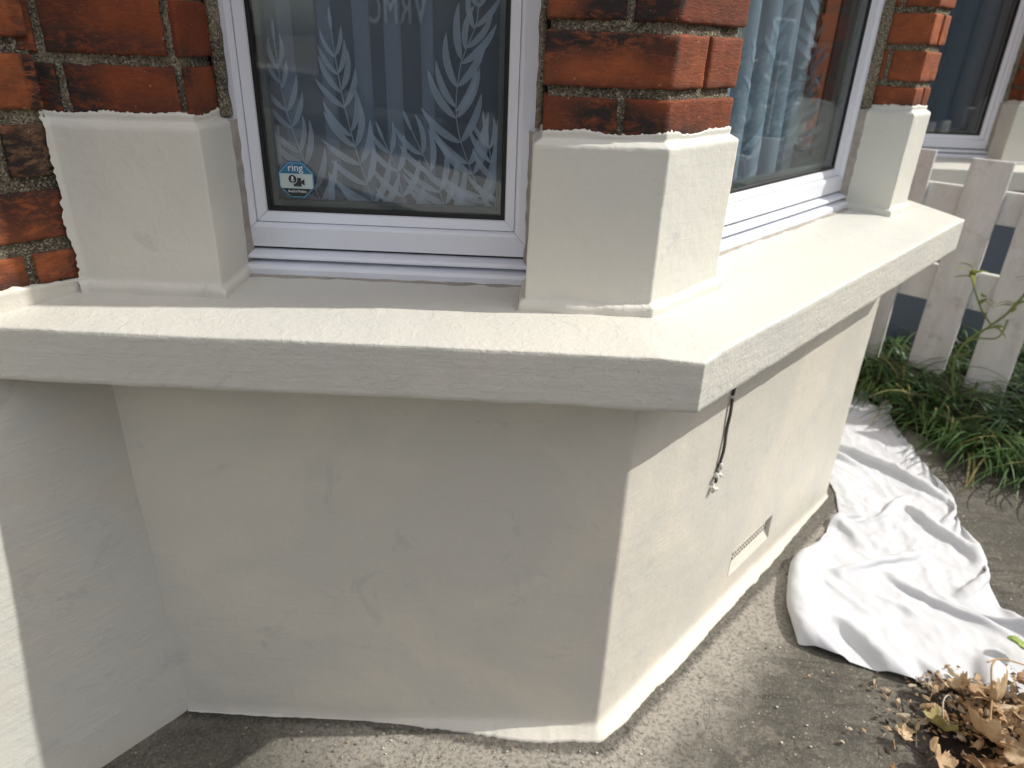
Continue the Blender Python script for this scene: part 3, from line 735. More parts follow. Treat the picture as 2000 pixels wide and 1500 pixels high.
# ------------------------------------------------------------------ net curtains
def curtain(name, o0, e, nrm, s0, s1, z0, z1, fold, mats, label, sprigs, res=.004, front=None, stems=()):
    """fold(t) -> (shift along, shift out); sprigs: list of (s, z, height, lean, npairs, size)"""
    P0 = o0
    def pt(s, z, d=0):
        a_, b_ = fold(s, z); return e*(s+a_)+nrm*(b_+d)+Z*z
    n = int((s1-s0)/res); zs = np.linspace(z0, z1, 26); vs = []; fs = []; mi = []
    for i in range(n+1):
        for z in zs: vs.append(pt(s0+(s1-s0)*i/n, z))
    k = len(zs)
    for i in range(n):
        for j in range(k-1): fs.append([i*k+j, (i+1)*k+j, (i+1)*k+j+1, i*k+j+1]); mi.append(0)
    if front:
        b = len(vs)
        for i in range(n+1):
            for z in zs:
                a_, b_ = front(s0+(s1-s0)*i/n, z); vs.append(e*(s0+(s1-s0)*i/n+a_)+nrm*b_+Z*z)
        for i in range(n):
            for j in range(k-1): fs.append([b+i*k+j, b+(i+1)*k+j, b+(i+1)*k+j+1, b+i*k+j+1]); mi.append(2)
        def pt(s, z, d=0):
            a_, b_ = front(s, z); return e*(s+a_)+nrm*(b_+d)+Z*z
    for (ctl, size) in stems: sprigs = list(sprigs)+[(ctl, size)]
    def blade(bx, bz, ang, ln, wd, bend):
        """lanceolate leaf lying on the cloth"""
        b = len(vs); m_ = 12
        for i in range(m_+1):
            q = i/m_; a2 = ang+bend*q; 
            cx_ = bx+ln*q*math.sin(ang+bend*q*.5); cz_ = bz+ln*q*math.cos(ang+bend*q*.5)
            w_ = wd*2.15*(q**.65)*(1-q)**.85+.0002
            for sd_ in (-1, 1): vs.append(pt(cx_+sd_*w_*math.cos(a2), max(z0, cz_-sd_*w_*math.sin(a2)), .0012))
        for i in range(m_): fs.append([b+2*i, b+2*i+1, b+2*i+3, b+2*i+2]); mi.append(1)
    for sp_ in sprigs:
        if len(sp_) == 6:
            sx, sz, hgt, lean, np_, size = sp_
            pts_ = [(sx+lean*hgt*i/24+.012*math.sin(i/24*5+sx*40), sz+hgt*i/24) for i in range(25)]
        else:
            ctl, size = sp_; q_ = smooth_pts([Vector((a, b, 0)) for a, b in ctl], 12)
            pts_ = [(q_[int(i/24*(len(q_)-1))].x, q_[int(i/24*(len(q_)-1))].y) for i in range(25)]
            np_ = int(sum(math.dist(a, b) for a, b in zip(pts_[:-1], pts_[1:]))/.026)
        b = len(vs)
        for i, (x_, z_) in enumerate(pts_):
            for sd_ in (-1, 1): vs.append(pt(x_+sd_*.0008, z_, .0012))
        for i in range(24): fs.append([b+2*i, b+2*i+1, b+2*i+3, b+2*i+2]); mi.append(1)
        for i in range(np_):
            q = .02+.95*i/np_; m0 = min(23, int(q*24)); x_, z_ = pts_[m0]; ln = size*(1-.50*q**1.5)*random.uniform(.85, 1.1)
            sl_ = math.atan2(pts_[m0+1][0]-x_, pts_[m0+1][1]-z_)
            for sd_ in (-1, 1):
                blade(x_, z_+random.uniform(-.004, .004), sl_+sd_*random.uniform(.85, 1.15)*(1-.35*q), ln*1.22, ln*.112, -sd_*random.uniform(.5, .9))
        x_, z_ = pts_[-1]; blade(x_, z_, math.atan2(pts_[-1][0]-pts_[-2][0], pts_[-1][1]-pts_[-2][1]), size*.5, size*.05, .1)
    o = mesh_obj(name, vs, fs, mats, None, True, mi); o.location = o0
    tag(o, label, 'curtain', 'net curtains behind the window panes'); return o
def fold1(s, z):
    """tight overlapping pleats on the left, flat towards the right"""
    k = max(0.0, min(1.0, (-.29-s)/.05)); q = s*2*math.pi/.052+.5*math.sin(s*31)+(z-1.2)*.6
    return (.023*k*math.sin(q), .017*k*math.cos(q)+.006*math.sin(s*22+z*1.5))
STEMS1 = [([(-.238, .964), (-.268, 1.026), (-.293, 1.101), (-.288, 1.179), (-.263, 1.246), (-.27, 1.32)], .078), ([(-.304, .957), (-.328, 1.016), (-.362, 1.087)], .066), ([(-.212, .957), (-.236, 1.035), (-.249, 1.091)], .060),
    ([(-.502, .957), (-.529, 1.032), (-.552, 1.12), (-.558, 1.203)], .058), ([(-.419, .957), (-.447, 1.05), (-.465, 1.138), (-.474, 1.22)], .062), ([(-.372, .957), (-.388, 1.029), (-.406, 1.072)], .058), ([(-.578, .957), (-.588, 1.045), (-.59, 1.175)], .05)]
def front1(s, z): return (0, .021+.0025*math.sin(s*26+z*2))
curtain('net_curtain', Vector((0, .19, 0)), X, Vector((0, -1, 0)), -.70, -.13, .952, 2.1, fold1, [SHEER, SHEER_LEAF, FRONT], 'pleated white leaf patterned net curtain behind the shaded narrow window', [(-.60, 1.25, .3, .1, 9, .06), (-.44, 1.30, .30, -.1, 9, .06), (-.34, 1.30, .28, .12, 8, .055), (-.22, 1.36, .3, .1, 8, .055)], .003, front1, STEMS1)
# a second, plain inner layer of gathered voile on the left half
def fold2(s, z): return (0.010*math.sin(s*110), .012*math.cos(s*110+.5*math.sin(s*20)))
def fold3(s, z):
    q = s*2*math.pi/.085+.6*math.sin(s*13); return (.016*math.sin(q)-(z-1)*.05, .022*math.cos(q))
sprig2 = [(.30+.085*i+random.uniform(-.02, .02), .965+(.22 if i % 2 else 0), .28, random.uniform(-.2, .2), 9, .062) for i in range(9)]
curtain('net_curtain', -N2*.215, A, N2, .16, .86, .945, 2.1, fold3, [SHEER2, SHEER2_LEAF], 'gathered pale blue net curtain behind the sunlit wide window', sprig2, .004)

# ------------------------------------------------------------------ neighbour: the same house again next door
T = U(2.90, .03, -.044)
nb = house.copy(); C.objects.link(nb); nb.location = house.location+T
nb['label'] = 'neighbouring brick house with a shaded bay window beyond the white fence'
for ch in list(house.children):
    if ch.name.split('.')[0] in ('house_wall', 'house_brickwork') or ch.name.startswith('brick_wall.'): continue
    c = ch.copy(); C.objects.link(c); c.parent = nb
    if ch.name.split('.')[0] == 'bay_wall': c.data = ch.data.copy(); c.data.materials[0] = m_plain('slate_blue_bay_wall', (.13, .16, .20), .6)  # neighbouring bay wall recoloured in one even slate blue
    if 'label' in c: del c['label']
    for g in ch.children:
        d = g.copy(); C.objects.link(d); d.parent = c
mb = MB(); mb.box(W+T-A*.62+Z*.0, A*.63, -N2*.2, Z*5.5); o = mb.build('brick_wall', BRICK); o.parent = nb; o.location = -nb.location
def fold4(s, z):
    q = s*2*math.pi/.09; return (.010*math.sin(q), .016*math.cos(q))
curtain('net_curtain', Vector((0, .215, 0))+T, X, Vector((0, -1, 0)), -.70, -.13, .955, 2.1, fold4, [NET, NET], 'dark blue grey net curtain in the neighbouring window beyond the fence', [], .006)

# ------------------------------------------------------------------ picket fence
fen = empty('picket_fence', U(2.25, -.55, 0), 'weathered white picket fence with wide boards between the two houses', 'fence')
def board(name, u, v0, v1, z0, z1, th, lean=0, seed=0):
    m = MB(); n = 12; vs = []; fs = []
    for i in range(n+1):
        q = i/n; z = z0+(z1-z0)*q; jv = .0015*noise.noise(Vector((z*9, seed, 1)))
        for (uu, vv) in ((u, v0), (u, v1), (u+th, v1), (u+th, v0)): vs.append(U(uu, vv+jv+lean*q, z))
    for i in range(n):
        for j in range(4): fs.append([i*4+j, i*4+(j+1) % 4, (i+1)*4+(j+1) % 4, (i+1)*4+j])
    fs += [[3, 2, 1, 0], [n*4, n*4+1, n*4+2, n*4+3]]
    m.add(vs, fs); o = m.build(name, FENCE, fen, bevel=.003); o.location = -fen.location; return o
pk = [(-.345, -.222, .905), (-.112, .023, .890), (.100, .240, .66), (.310, .440, .87), (.52, .65, .87), (.73, .86, .87), (.94, 1.07, .87)]
pk = [(-.56, -.43, .905), (-.352, -.225, .905), (-.112, .023, .893), (.102, .240, .885), (.315, .445, .88), (.525, .655, .88), (.735, .865, .88), (.945, 1.075, .88)]
for i, (a_, b_, zt_) in enumerate(pk): board('picket', 2.25, a_, b_, .045+.01*(i % 3), zt_, .018, .008*((i % 3)-1), i)
for (z0_, z1_) in ((.672, .790), (.345, .490)):
    m = MB(); m.box(U(2.272, -.60, z0_), A*.03, N2*1.9, Z*(z1_-z0_)); o = m.build('rail', FENCE, fen, bevel=.004); o.location = -fen.location
for v in (-.57, 1.20):
    m = MB(); m.box(U(2.272, v, 0), A*.08, N2*.08, Z*.95); o = m.build('post', FENCE, fen, bevel=.005); o.location = -fen.location

# ------------------------------------------------------------------ dust sheet: a small cloth relaxation
def dust_sheet():
    ni, nj = 150, 72
    # outline stations from the near end (0) to the far end (1): left edge and right edge in plan
    L_ = [(.476, .252), (.50, .37), (.558, .51), (.645, .60), (.705, .69), (.765, .775), (.795, .88), (.80, .98), (.80, 1.12), (.84, 1.28), (.95, 1.48), (1.08, 1.72)]
    R_ = [(1.06, .135), (1.10, .29), (1.02, .40), (1.05, .53), (1.085, .65), (1.10, .76), (1.125, .88), (1.145, 1.00), (1.16, 1.12), (1.18, 1.30), (1.215, 1.52), (1.25, 1.78)]
    def ev(T_, q):
        x = q*(len(T_)-1); i = min(int(x), len(T_)-2); f = x-i; f2 = f
        return np.array(T_[i])*(1-f2)+np.array(T_[i+1])*f2
    P = np.zeros((ni, nj, 3))
    for i in range(ni):
        q = i/(ni-1); a_ = ev(L_, q); b_ = ev(R_, q)
        for j in range(nj):
            t_ = j/(nj-1); p = a_*(1-t_)+b_*t_
            if q < .12: p = p+np.array([.0, -.055])*math.sin(math.pi*t_)*(1-q/.12)     # bulging near hem
            wob = .010*math.sin(q*21+t_*3)*(1 if j in (0, nj-1) else 0)*0
            P[i, j, :2] = p
            h = (noise.noise(Vector((p[0]*17+p[1]*6, p[1]*6-p[0]*3, 1)))*.024+noise.noise(Vector((p[0]*34+p[1]*14, p[1]*15, 4)))*.016)*min(1, 4*t_, 4*(1-t_))
            P[i, j, 2] = .012+abs(h)
    flat = P.copy(); flat[..., 2] = 0
    def d(a_, b_): return np.linalg.norm(flat[a_]-flat[b_], axis=-1)
    sl = np.s_
    ex = 1.19; el = 1.08
    cons = []
    def mk(A_, B_, k, sc): cons.append((A_, B_, d(A_, B_)*sc, k))
    mk(sl[:-1, :], sl[1:, :], .5, el); mk(sl[:, :-1], sl[:, 1:], .5, ex)
    mk(sl[:-1, :-1], sl[1:, 1:], .3, (el+ex)/2); mk(sl[1:, :-1], sl[:-1, 1:], .3, (el+ex)/2)
    mk(sl[:-3, :], sl[3:, :], .12, el); mk(sl[:, :-3], sl[:, 3:], .16, ex)
    mk(sl[:-6, :], sl[6:, :], .05, el); mk(sl[:, :-6], sl[:, 6:], .07, ex)
    V = np.zeros_like(P); edge = P.copy()
    rng = np.random.RandomState(3)
    for it in range(360):
        V[..., 2] -= .00016; V *= .90; Q = P+V
        for rep in range(3):
            for (A_, B_, r0_, k) in cons:
                df = Q[B_]-Q[A_]; ln = np.linalg.norm(df, axis=-1)+1e-9
                c = (k*.5*(ln-r0_)/ln)[..., None]*df
                Q[A_] += c; Q[B_] -= c
            Q[..., 2] = np.clip(Q[..., 2], .004, .040+0*Q[..., 2])
            Q[0, :, :2] += (edge[0, :, :2]-Q[0, :, :2])*.5; Q[-1, :, :2] = edge[-1, :, :2]
            Q[:, 0, :2] += (edge[:, 0, :2]-Q[:, 0, :2])*.5; Q[:, -1, :2] += (edge[:, -1, :2]-Q[:, -1, :2])*.5
            for e_ in (sl[0, :], sl[:, 0], sl[:, -1]): Q[e_][..., 2] = np.minimum(Q[e_][..., 2], .016)
        V = np.clip(Q-P, -.003, .003); P = Q
    for i in range(ni):
        for j in range(nj):
            p = P[i, j]; e_ = min(1, min(j, nj-1-j)/5, (i+2)/6)
            a_ = 1-abs(noise.noise(Vector((p[0]*15+p[1]*6, p[1]*8-p[0]*4, 7)))*2.4); b_ = 1-abs(noise.noise(Vector((p[0]*34-p[1]*9, p[1]*26, 3)))*2.6)
            P[i, j, 2] += e_*(.0052*max(0, a_)**2+.0024*max(0, b_)**2+.0014*noise.noise(Vector((p[0]*60, p[1]*50, 2))))
    vs = [tuple(P[i, j]) for i in range(ni) for j in range(nj)]
    fs = [[i*nj+j, i*nj+j+1, (i+1)*nj+j+1, (i+1)*nj+j] for i in range(ni-1) for j in range(nj-1)]
    o = mesh_obj('dust_sheet', vs, fs, CLOTH)
    s_ = o.modifiers.new('solid', 'SOLIDIFY'); s_.thickness = .0014; s_.offset = 1
    b = o.modifiers.new('sub', 'SUBSURF'); b.levels = 1; b.render_levels = 1
    tag(o, 'crumpled white cotton dust sheet spread on the concrete beside the bay', 'dust sheet')
dust_sheet()

# ------------------------------------------------------------------ grass clump by the fence
GRASS = m_leaf('strappy_green_leaf', [(.25, (.016, .042, .012)), (.5, (.045, .10, .026)), (.72, (.11, .18, .055))], .25, .45, 9)
GRASSY = m_leaf('yellowing_leaf', [(.3, (.16, .17, .05)), (.7, (.34, .29, .12))], .25, .5, 12)
def blade_strip(M_, base, ang, ln, w_, rise, m=0, n=9):
    d = Vector((math.cos(ang), math.sin(ang), 0)); side = Vector((-d.y, d.x, 0)); vs = []
    p = Vector(base); el = rise; tw = random.uniform(-.5, .5)
    for i in range(n+1):
        q = i/n; ww = w_*(1-q**2.2)*(.6+.4*min(1, q*5))+.0004
        sv = (side*math.cos(tw*q)+Z*math.sin(tw*q))
        vs += [p-sv*ww, p+sv*ww*.999+Z*.0006, ]
        p = p+(d*math.cos(el)+Z*math.sin(el))*(ln/n); el -= (rise+random.uniform(.5, 1.0))/n*1.05
        if p.z < .012: p.z = .012+random.uniform(0, .01); el = max(el, 0)
    M_.add(vs, [[2*i, 2*i+1, 2*i+3, 2*i+2] for i in range(n)], m)
m = MB()
for c_ in range(70):
    v_ = random.uniform(-.46, .95); u_ = random.uniform(2.02-.30*max(0, min(1, (v_+.25)/.5)), 2.20)
    for k in range(random.randint(14, 24)):
        toward = math.atan2(-A.y, -A.x)+random.gauss(0, 1.0)
        blade_strip(m, U(u_+random.gauss(0, .02), v_+random.gauss(0, .02), .005), toward, random.uniform(.16, .36), random.uniform(.0024, .0052), random.uniform(.45, 1.45), 1 if random.random() < .10 else 0)
for k in range(240):
    blade_strip(m, U(random.uniform(2.0, 2.24), random.uniform(-.5, 1.0), .01), random.uniform(0, 6.3), random.uniform(.18, .34), random.uniform(.002, .004), random.uniform(.8, 1.5), 0)
for c_ in range(60):
    u_ = random.uniform(2.32, 3.1); v_ = random.uniform(-.5, .7)
    for k in range(14): blade_strip(m, U(u_+random.gauss(0, .03), v_+random.gauss(0, .03), .008), random.uniform(0, 6.3), random.uniform(.14, .30), random.uniform(.0024, .005), random.uniform(.5, 1.4), 0)
tag(m.build('grass', [GRASS, GRASSY], smooth=True), 'dense dark green strappy grass along the foot of the white fence', 'grass', kind='stuff')
shr = empty('shrub', U(2.85, 1.02, 0), 'dark leafy shrub added unseen behind the white fence to shade the grass', 'shrub')  # added out of view to cast shade over grass and concrete
m = MB(); tp = []
for k in range(9):
    a_ = k*.7; e_ = Vector((math.cos(a_)*.35, math.sin(a_)*.35, .75+.25*random.random())); tp.append(e_)
    m.tube(smooth_pts([Vector((0, 0, 0)), Vector((math.cos(a_)*.08, math.sin(a_)*.08, .35)), e_], 4), [.022-.0019*i for i in range(9)], 7)
m.build('trunk', m_plain('brown_bark', (.10, .075, .05), .9, .1, .3, 30), shr, True)
m = MB()
for k in range(7000):
    d = Vector((random.gauss(0, 1), random.gauss(0, 1), random.gauss(0, 1))).normalized(); r_ = random.random()**.4
    c = Vector((d.x*.48*r_, d.y*.55*r_, .68+d.z*.58*r_))
    if noise.noise(c*4.5) < -.18 or c.z < .06: continue
    e1 = Vector((random.gauss(0, 1), random.gauss(0, 1), random.gauss(0, .6))).normalized(); e2 = e1.cross(Vector((random.gauss(0, 1), random.gauss(0, 1), random.gauss(0, 1)))).normalized(); s_ = random.uniform(.014, .026)
    m.add([c-e1*s_, c+e2*s_*.45, c+e1*s_, c-e2*s_*.45], [[0, 1, 2, 3]])
m.build('foliage', m_leaf('shrub_leaf', [(.3, (.02, .05, .015)), (.7, (.07, .13, .04))], .25, .45, 14), shr)['kind'] = 'stuff'
# tall weed
weed = empty('weed', U(2.08, .13, 0), 'tall yellow green leggy weed standing in front of the white fence', 'plant')
STEM = m_plain('green_stem', (.16, .21, .06), .6, .3, .2, 20)
m = MB(); main = [Vector((0, 0, 0)), U(.0, -.05, .15), U(-.02, -.045, .27), U(-.03, .02, .37), U(-.03, .06, .44), U(-.02, .10, .56)]
m.tube(smooth_pts(main), .0045, 8); m.tube(smooth_pts([main[3], U(-.05, -.02, .42), U(-.06, -.06, .49), U(-.05, -.085, .535)]), .003, 7)
m.tube(smooth_pts([main[2], U(-.03, -.01, .31), U(-.02, .05, .33), U(-.02, .06, .40)]), .003, 7)
m.build('stem', STEM, weed, True)
m = MB()
for (bp_, n_) in ((U(-.05, -.085, .535), 7), (U(-.02, .10, .56), 9), (U(-.05, -.03, .45), 4), (U(-.03, .07, .46), 6), (U(-.02, .03, .36), 3)):
    for k in range(n_): blade_strip(m, bp_+Vector((random.gauss(0, .006),)*3), random.uniform(0, 6.28), random.uniform(.04, .085), random.uniform(.006, .011), random.uniform(-.3, 1.2), 0, 6)
m.build('leaf', [m_leaf('weed_leaf', [(.3, (.10, .17, .03)), (.7, (.28, .30, .07))], .3, .5, 20)], weed, True)['kind'] = 'stuff'

# ------------------------------------------------------------------ dead leaves, bottom right
DEAD = m_leaf('dry_brown_leaf', [(.25, (.22, .12, .055)), (.45, (.44, .29, .16)), (.72, (.64, .49, .31))], .22, .55, 14)
LGREEN = m_leaf('green_leaf', [(.3, (.12, .22, .03)), (.7, (.34, .44, .08))], .3, .4, 20)
def dead_leaf(pos, size, rot, tilt, curl, mat, label, name='dead_leaf', lobes=5):
    vs = [Vector((0, 0, 0))]; n = 80; rings = 9; fs = []; sd_ = random.uniform(0, 99)
    for k in range(1, rings+1):
        for i in range(n):
            q = 2*math.pi*i/n-math.pi; r_ = k/rings
            lob = .62+.38*abs(math.cos(q*lobes/2))**.7
            if lobes == 1: lob = .55+.45*math.cos(q/2)
            ser = 1+.10*noise.noise(Vector((q*7, sd_, 0)))+.05*math.sin(q*34)
            notch = 1-.55*math.exp(-((abs(q)-math.pi)/.16)**2)
            rad = size*r_*(1+(lob*ser*notch-1)*min(1, r_*1.1))
            x_, y_ = rad*math.cos(q), rad*math.sin(q)
            z_ = curl*size*(1.5*(y_/size)**2+.6*(x_/size)**2)+.30*size*noise.noise(Vector((x_*2.2/size, y_*2.2/size, sd_)))*r_+.05*size*noise.noise(Vector((x_*7/size, y_*7/size, sd_)))*r_
            z_ += .05*size*abs(math.sin(q*lobes))*r_ + .22*size*noise.noise(Vector((q*1.4, sd_, 8)))*r_**3
            vs.append(Vector((x_, y_, z_)))
    for i in range(n): fs.append([0, 1+i, 1+(i+1) % n])
    for k in range(rings-1):
        for i in range(n): a_ = 1+k*n+i; b_ = 1+k*n+(i+1) % n; fs.append([a_, a_+n, b_+n, b_])
    root = empty(name, pos, label, 'leaf', 'dead leaves in the corner heap'); root.rotation_euler = (tilt[0], tilt[1], rot)
    o = mesh_obj('blade', vs, fs, mat, root)
    so_ = o.modifiers.new('solid', 'SOLIDIFY'); so_.thickness = .0004
    mm = MB(); st_ = [Vector((size*.2, 0, .0005)), Vector((0, 0, .001)), Vector((-size*.5, 0, .004)), Vector((-size*1.0, size*.1, .012)), Vector((-size*1.35, size*.28, .016))]
    mm.tube(smooth_pts(st_, 4), [.0008]*4+[.0011]*8+[.0013]*5, 6); mm.build('stalk', mat, root, True)
    return root
LV = [  # x, y, z, size, rot, tilt, curl, mat, label
    (.735, .000, .040, .042, 1.9, (.75, .25), .35, DEAD, 'large curled tan leaf with a bright torn ridge in the middle of the heap'),
    (.800, .075, .045, .038, .6, (-.9, .4), .75, DEAD, 'hollow cupped brown leaf with a pale rim near the right edge of the heap'),
    (.668, .030, .022, .026, 2.6, (.5, -.3), .55, m_leaf('yellowing_dead_leaf', [(.3, (.26, .20, .07)), (.7, (.46, .42, .17))], .25), 'small yellowish curled leaf left of the large tan leaf'),
    (.715, -.070, .034, .044, 2.2, (.35, .5), .30, DEAD, 'broad pale tan leaf cut off by the bottom edge of the picture'),
    (.800, -.055, .044, .046, .2, (.5, -.4), .40, DEAD, 'light tan folded leaf in the bottom right corner'),
    (.870, .020, .045, .040, 1.2, (-.6, .6), .55, DEAD, 'brown leaf standing on edge at the far right of the heap'),
    (.640, -.060, .018, .030, .9, (.3, .3), .4, DEAD, 'small flat brown leaf near the bottom left of the heap'),
    (.905, .110, .045, .036, 2.9, (.8, .1), .5, DEAD, 'dark brown curled leaf beside the dust sheet hem'),
    (.755, .120, .028, .024, 1.4, (-.4, .5), .6, DEAD, 'small crinkled brown leaf just below the dust sheet'),
    (.598, .010, .012, .014, .4, (.3, .2), .5, DEAD, 'tiny orange brown leaf at the left tip of the heap'),
]
for (x_, y_, z_, s_, r_, ti, cu_, mt, lb) in LV: dead_leaf((x_, y_, z_+.012), s_*1.18, r_, ti, cu_, mt, lb)
dead_leaf((.955, .238, .045), .030, 2.4, (.35, -.2), .25, LGREEN, 'fresh green leaf at the right edge lying on the dust sheet', 'green_leaf', 1)
# soil and litter under them
hp = blob_sheet('leaf_mould', 0, 0, .21, .10, SOIL, .0, h=.022, seed=4, jag=.35); hp.rotation_euler[2] = R(-46); hp.location = (.86, -.0, .003); hp['kind'] = 'stuff'; hp['label'] = 'dark damp leaf mould under the dead leaf heap'; hp['category'] = 'soil'
m = MB()
for i in range(1100):
    a_ = random.uniform(0, 6.28); r_ = abs(random.gauss(0, .11)); 
    p = Vector((.80+1.25*r_*math.cos(a_), .055+r_*math.sin(a_)*1.0, 0)); dd = (p-Vector((.82, .03, 0))).length
    if p.y > .20+(p.x-.8)*.1: continue
    p.z = .006+.028*max(0, 1-(dd/.2)**2)+random.uniform(0, .006)
    s_ = random.uniform(.0018, .0065)*(1.6 if random.random() < .12 else 1)
    e1 = Vector((random.gauss(0, 1), random.gauss(0, 1), random.gauss(0, .5))).normalized(); e2 = e1.cross(Vector((random.gauss(0, 1), random.gauss(0, 1), random.gauss(0, 1)))).normalized(); e3 = e1.cross(e2)
    vs = [p+e1*s_*1.6, p+e2*s_*.8+e3*s_*.3, p-e1*s_*1.4, p-e2*s_*.9+e3*s_*.2, p+e3*s_*.5, p-e3*s_*.25]
    m.add(vs, [[0, 1, 4], [1, 2, 4], [2, 3, 4], [3, 0, 4], [1, 0, 5], [2, 1, 5], [3, 2, 5], [0, 3, 5]], random.choice([0, 0, 0, 1, 1, 2]))
for i in range(190):
    a_ = random.uniform(0, 6.28); r_ = abs(random.gauss(0, .10)); p = Vector((.82+1.3*r_*math.cos(a_), .045+r_*math.sin(a_), 0))
    if p.y > .19+(p.x-.8)*.1 or p.x < .60: continue
    p.z = .012+.028*max(0, 1-((p-Vector((.82, .03, 0))).length/.2)**2)+random.uniform(0, .012)
    e1 = Vector((random.gauss(0, 1), random.gauss(0, 1), random.gauss(0, .6))).normalized(); e2 = e1.cross(Vector((random.gauss(0, .4), random.gauss(0, .4), 1))).normalized(); e3 = e1.cross(e2)
    s_ = random.uniform(.006, .014); cu_ = random.uniform(-1, 1); vs = []
    for a in range(5):
        for b in range(4):
            x_, y_ = (a-2)/2, (b-1.5)/1.5; tp_ = 1-.35*x_*x_+random.uniform(-.12, .12)
            vs.append(p+e1*s_*x_*1.3+e2*s_*.7*y_*tp_+e3*s_*(cu_*.7*x_*x_+.5*y_*y_+random.uniform(-.1, .1)))
    m.add(vs, [[a*4+b, (a+1)*4+b, (a+1)*4+b+1, a*4+b+1] for a in range(4) for b in range(3)], random.choice([0, 0, 0, 2]))
for i in range(46):
    p = Vector((random.gauss(.84, .10), random.gauss(.03, .055), random.uniform(.012, .035)))
    if p.y > .17: continue
    a_ = random.uniform(0, 6.28); d_ = Vector((math.cos(a_), math.sin(a_), random.uniform(-.15, .35))); l_ = random.uniform(.015, .05)
    m.tube([p, p+d_*l_*.5+Vector((0, 0, random.uniform(-.003, .006))), p+d_*l_], random.uniform(.0005, .0011), 5, random.choice([0, 1, 2]))
tag(m.build('leaf_litter', [DEAD, m_plain('dark_bark_chip', (.07, .045, .03), .9, .1, .4, 90), m_plain('pale_chip', (.42, .34, .24), .8, .2, .3, 90)]), 'small brown leaf crumbs and bark chips scattered in the corner heap', 'leaf litter', kind='stuff')
# stalks and the black bent wire
TAN = m_plain('dry_tan_stalk', (.40, .27, .14), .7, .2, .3, 60); BLK = m_plain('black_wire', (.025, .024, .025), .5, .4, .3, 40)
def stalk(pts, r_, mat, name, label, cat, grp=None):
    m = MB(); b = Vector(pts[0]); m.tube([p-b for p in smooth_pts([Vector(p) for p in pts], 6)], r_, 7); o = m.build(name, mat, None, True); o.location = b; tag(o, label, cat, grp)
stalk([(.695, .082, .03), (.655, .125, .012), (.640, .098, .006), (.628, .050, .005), (.612, .030, .005), (.600, .020, .005), (.632, -.022, .006)], .0013, BLK, 'wire', 'thin black bent wire looping out of the leaf heap onto concrete', 'wire')
stalk([(.760, .020, .05), (.785, .070, .075), (.800, .115, .105), (.815, .130, .11)], .0019, TAN, 'dry_stalk', 'upright tan stalk rising from the large curled leaf', 'stalk', 'dry stalks in the leaf heap')
stalk([(.800, .130, .105), (.850, .150, .095), (.930, .150, .07)], .0016, TAN, 'dry_stalk', 'tan stalk arching right below the dust sheet hem', 'stalk', 'dry stalks in the leaf heap')
stalk([(.690, .045, .03), (.700, .075, .045), (.720, .095, .045), (.735, .10, .03)], .0014, m_plain('pale_grey_stalk', (.45, .40, .34), .7), 'dry_stalk', 'pale grey hooked stalk above the small yellowish leaf', 'stalk', 'dry stalks in the leaf heap')
stalk([(.622, .000, .006), (.640, .040, .008)], .0013, m_plain('pale_straw_stalk', (.50, .38, .25), .7), 'dry_stalk', 'short straight straw lying inside the wire loop', 'stalk', 'dry stalks in the leaf heap')
# grit on the concrete
m = MB()
for i in range(420):
    if i < 300: p = U(random.uniform(-.05, 1.4), random.uniform(.06, .8), 0)
    else: p = Vector((random.uniform(-.6, .1), random.uniform(-.16, -.02), 0))
    m.ball((p.x, p.y, .0015), random.choice([.0011, .0014, .0018, .0024, .003]), (1, random.uniform(.6, 1), .6), random.choice([0, 0, 1, 2]), 4, 6, .8)
tag(m.build('grit', [m_plain('white_grit', (.55, .53, .48), .8), m_plain('tan_grit', (.38, .26, .15), .8), m_plain('grey_grit', (.16, .15, .13), .9)], smooth=True), 'tiny pale stones and paint crumbs scattered over the concrete', 'grit', kind='stuff')

# ------------------------------------------------------------------ across the street (seen in the panes' reflections)
VB = m_plain('dark_van_paint', (.035, .045, .06), .25, .5); VG = m_plain('van_window', (.02, .022, .025), .1, .6); TY = m_plain('tyre_rubber', (.02, .02, .02), .8)
van = empty('parked_van', U(-7.2, 5.0, .01), 'dark parked van with pale lettering on its side across the pavement', 'van')
prof = [(-2.6, .35), (2.45, .35), (2.6, .75), (2.5, 1.15), (1.85, 1.35), (1.25, 2.05), (-2.45, 2.1), (-2.6, 1.9)]
m = MB(); n = len(prof); vs = [A*x_-N2*.95+Z*z_ for x_, z_ in prof]+[A*x_+N2*.95+Z*z_ for x_, z_ in prof]
m.add(vs, [list(range(n)), [n+i for i in range(n)][::-1]]+[[i, n+i, n+(i+1) % n, (i+1) % n] for i in range(n)]); m.build('body', VB, van, bevel=.06)
m = MB(); m.add([A*x_-N2*.957+Z*z_ for x_, z_ in [(.55, 1.3), (1.75, 1.3), (1.2, 1.9), (.55, 1.9)]], [[0, 1, 2, 3]]); m.build('side_window', VG, van)
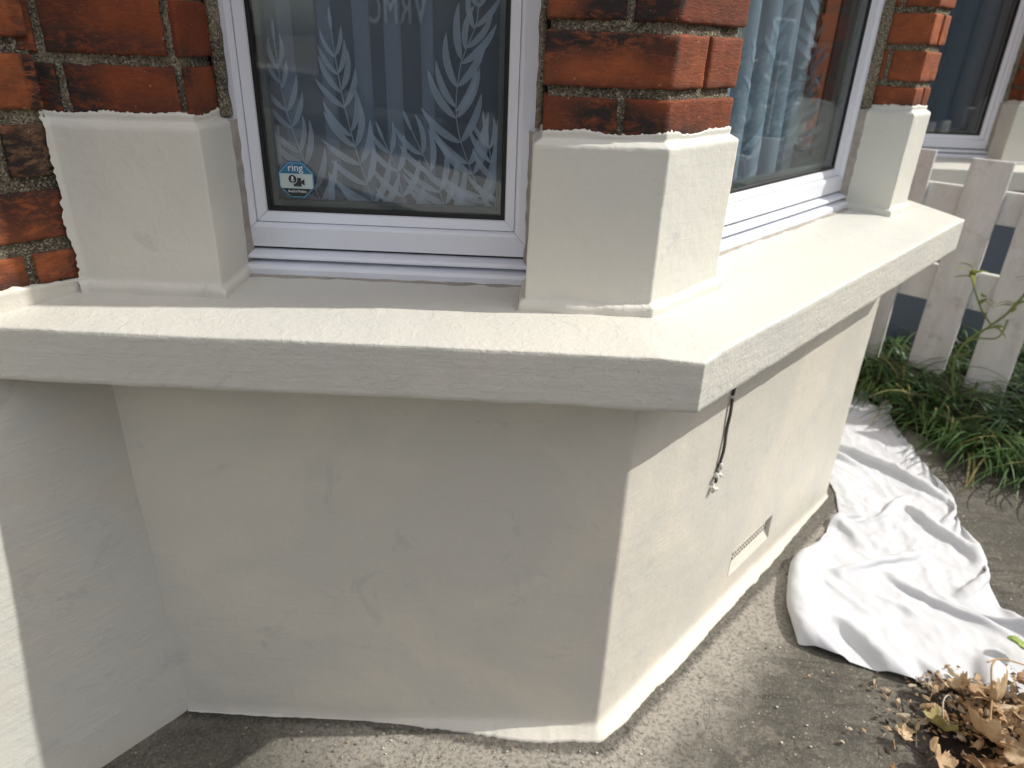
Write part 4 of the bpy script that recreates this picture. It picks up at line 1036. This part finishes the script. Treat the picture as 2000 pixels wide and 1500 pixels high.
for (x_, sd_) in ((-1.6, -1), (1.6, -1), (-1.6, 1), (1.6, 1)):
    m = MB(); m.tube([A*x_+N2*(sd_*.98)+Z*.33, A*x_+N2*(sd_*.76)+Z*.33], .33, 24); m.tube([A*x_+N2*(sd_*.985)+Z*.33, A*x_+N2*(sd_*.9)+Z*.33], .19, 16, 1); m.build('wheel', [TY, m_plain('steel_rim', (.35, .35, .36), .4)], van)
text_mesh('VRMC', .46, -N2*.975+A*-.25+Z*1.36, -A, Z, m_plain('pale_van_lettering', (.75, .76, .78), .4), 'lettering', van, depth=.004, spacing=1.15)
HB = m_plain('far_stock_brick', (.22, .15, .10), .9, .1, .3, 5); RF = m_plain('slate_roof', (.09, .09, .10), .7); HWN = m_plain('far_window_glass', (.04, .045, .05), .1, .6)
DOORS = [('dark red', (.25, .03, .03)), ('navy blue', (.03, .08, .2)), ('black', (.02, .02, .02)), ('grey', (.3, .3, .28)), ('dark green', (.04, .15, .06)), ('brown', (.2, .1, .03)), ('yellow', (.6, .42, .06)), ('white', (.75, .75, .72)), ('pale blue', (.3, .45, .6)), ('purple', (.15, .05, .2)), ('orange', (.6, .2, .04))]
for i in range(11):
    u_ = -19+i*6.2
    h_ = empty('terraced_house', U(u_, 11.5, 0), 'yellow brick terraced house with a %s door across the street' % DOORS[i][0], 'house', 'opposite terrace houses')
    m = MB(); m.box(Z*-.05, A*6.18, N2*7, Z*5.9); m.build('wall', HB, h_)
    m = MB(); m.add([U(-.0, -.3, 5.8), U(6.18, -.3, 5.8), U(6.18, 3.5, 8), U(0, 3.5, 8), U(0, 7.3, 5.8), U(6.18, 7.3, 5.8)], [[0, 1, 2, 3], [3, 2, 5, 4], [0, 3, 4], [1, 5, 2]]); m.build('roof', RF, h_)
    for (a_, z_, w_, hh) in ((.9, .8, 1.7, 1.5), (.9, 3.6, 1.7, 1.4), (4.0, 3.6, 1.1, 1.4)):
        m = MB(); m.box(U(a_, -.04, z_), A*w_, N2*.05, Z*hh, 0); m.box(U(a_+.1, -.05, z_+.1), A*(w_-.2), N2*.03, Z*(hh-.2), 1); m.build('window', [PVC, HWN], h_)
    m = MB(); m.box(U(4.1, -.04, .1), A*.95, N2*.05, Z*2.1); m.build('door', m_plain('door_paint', DOORS[i][1], .4), h_)
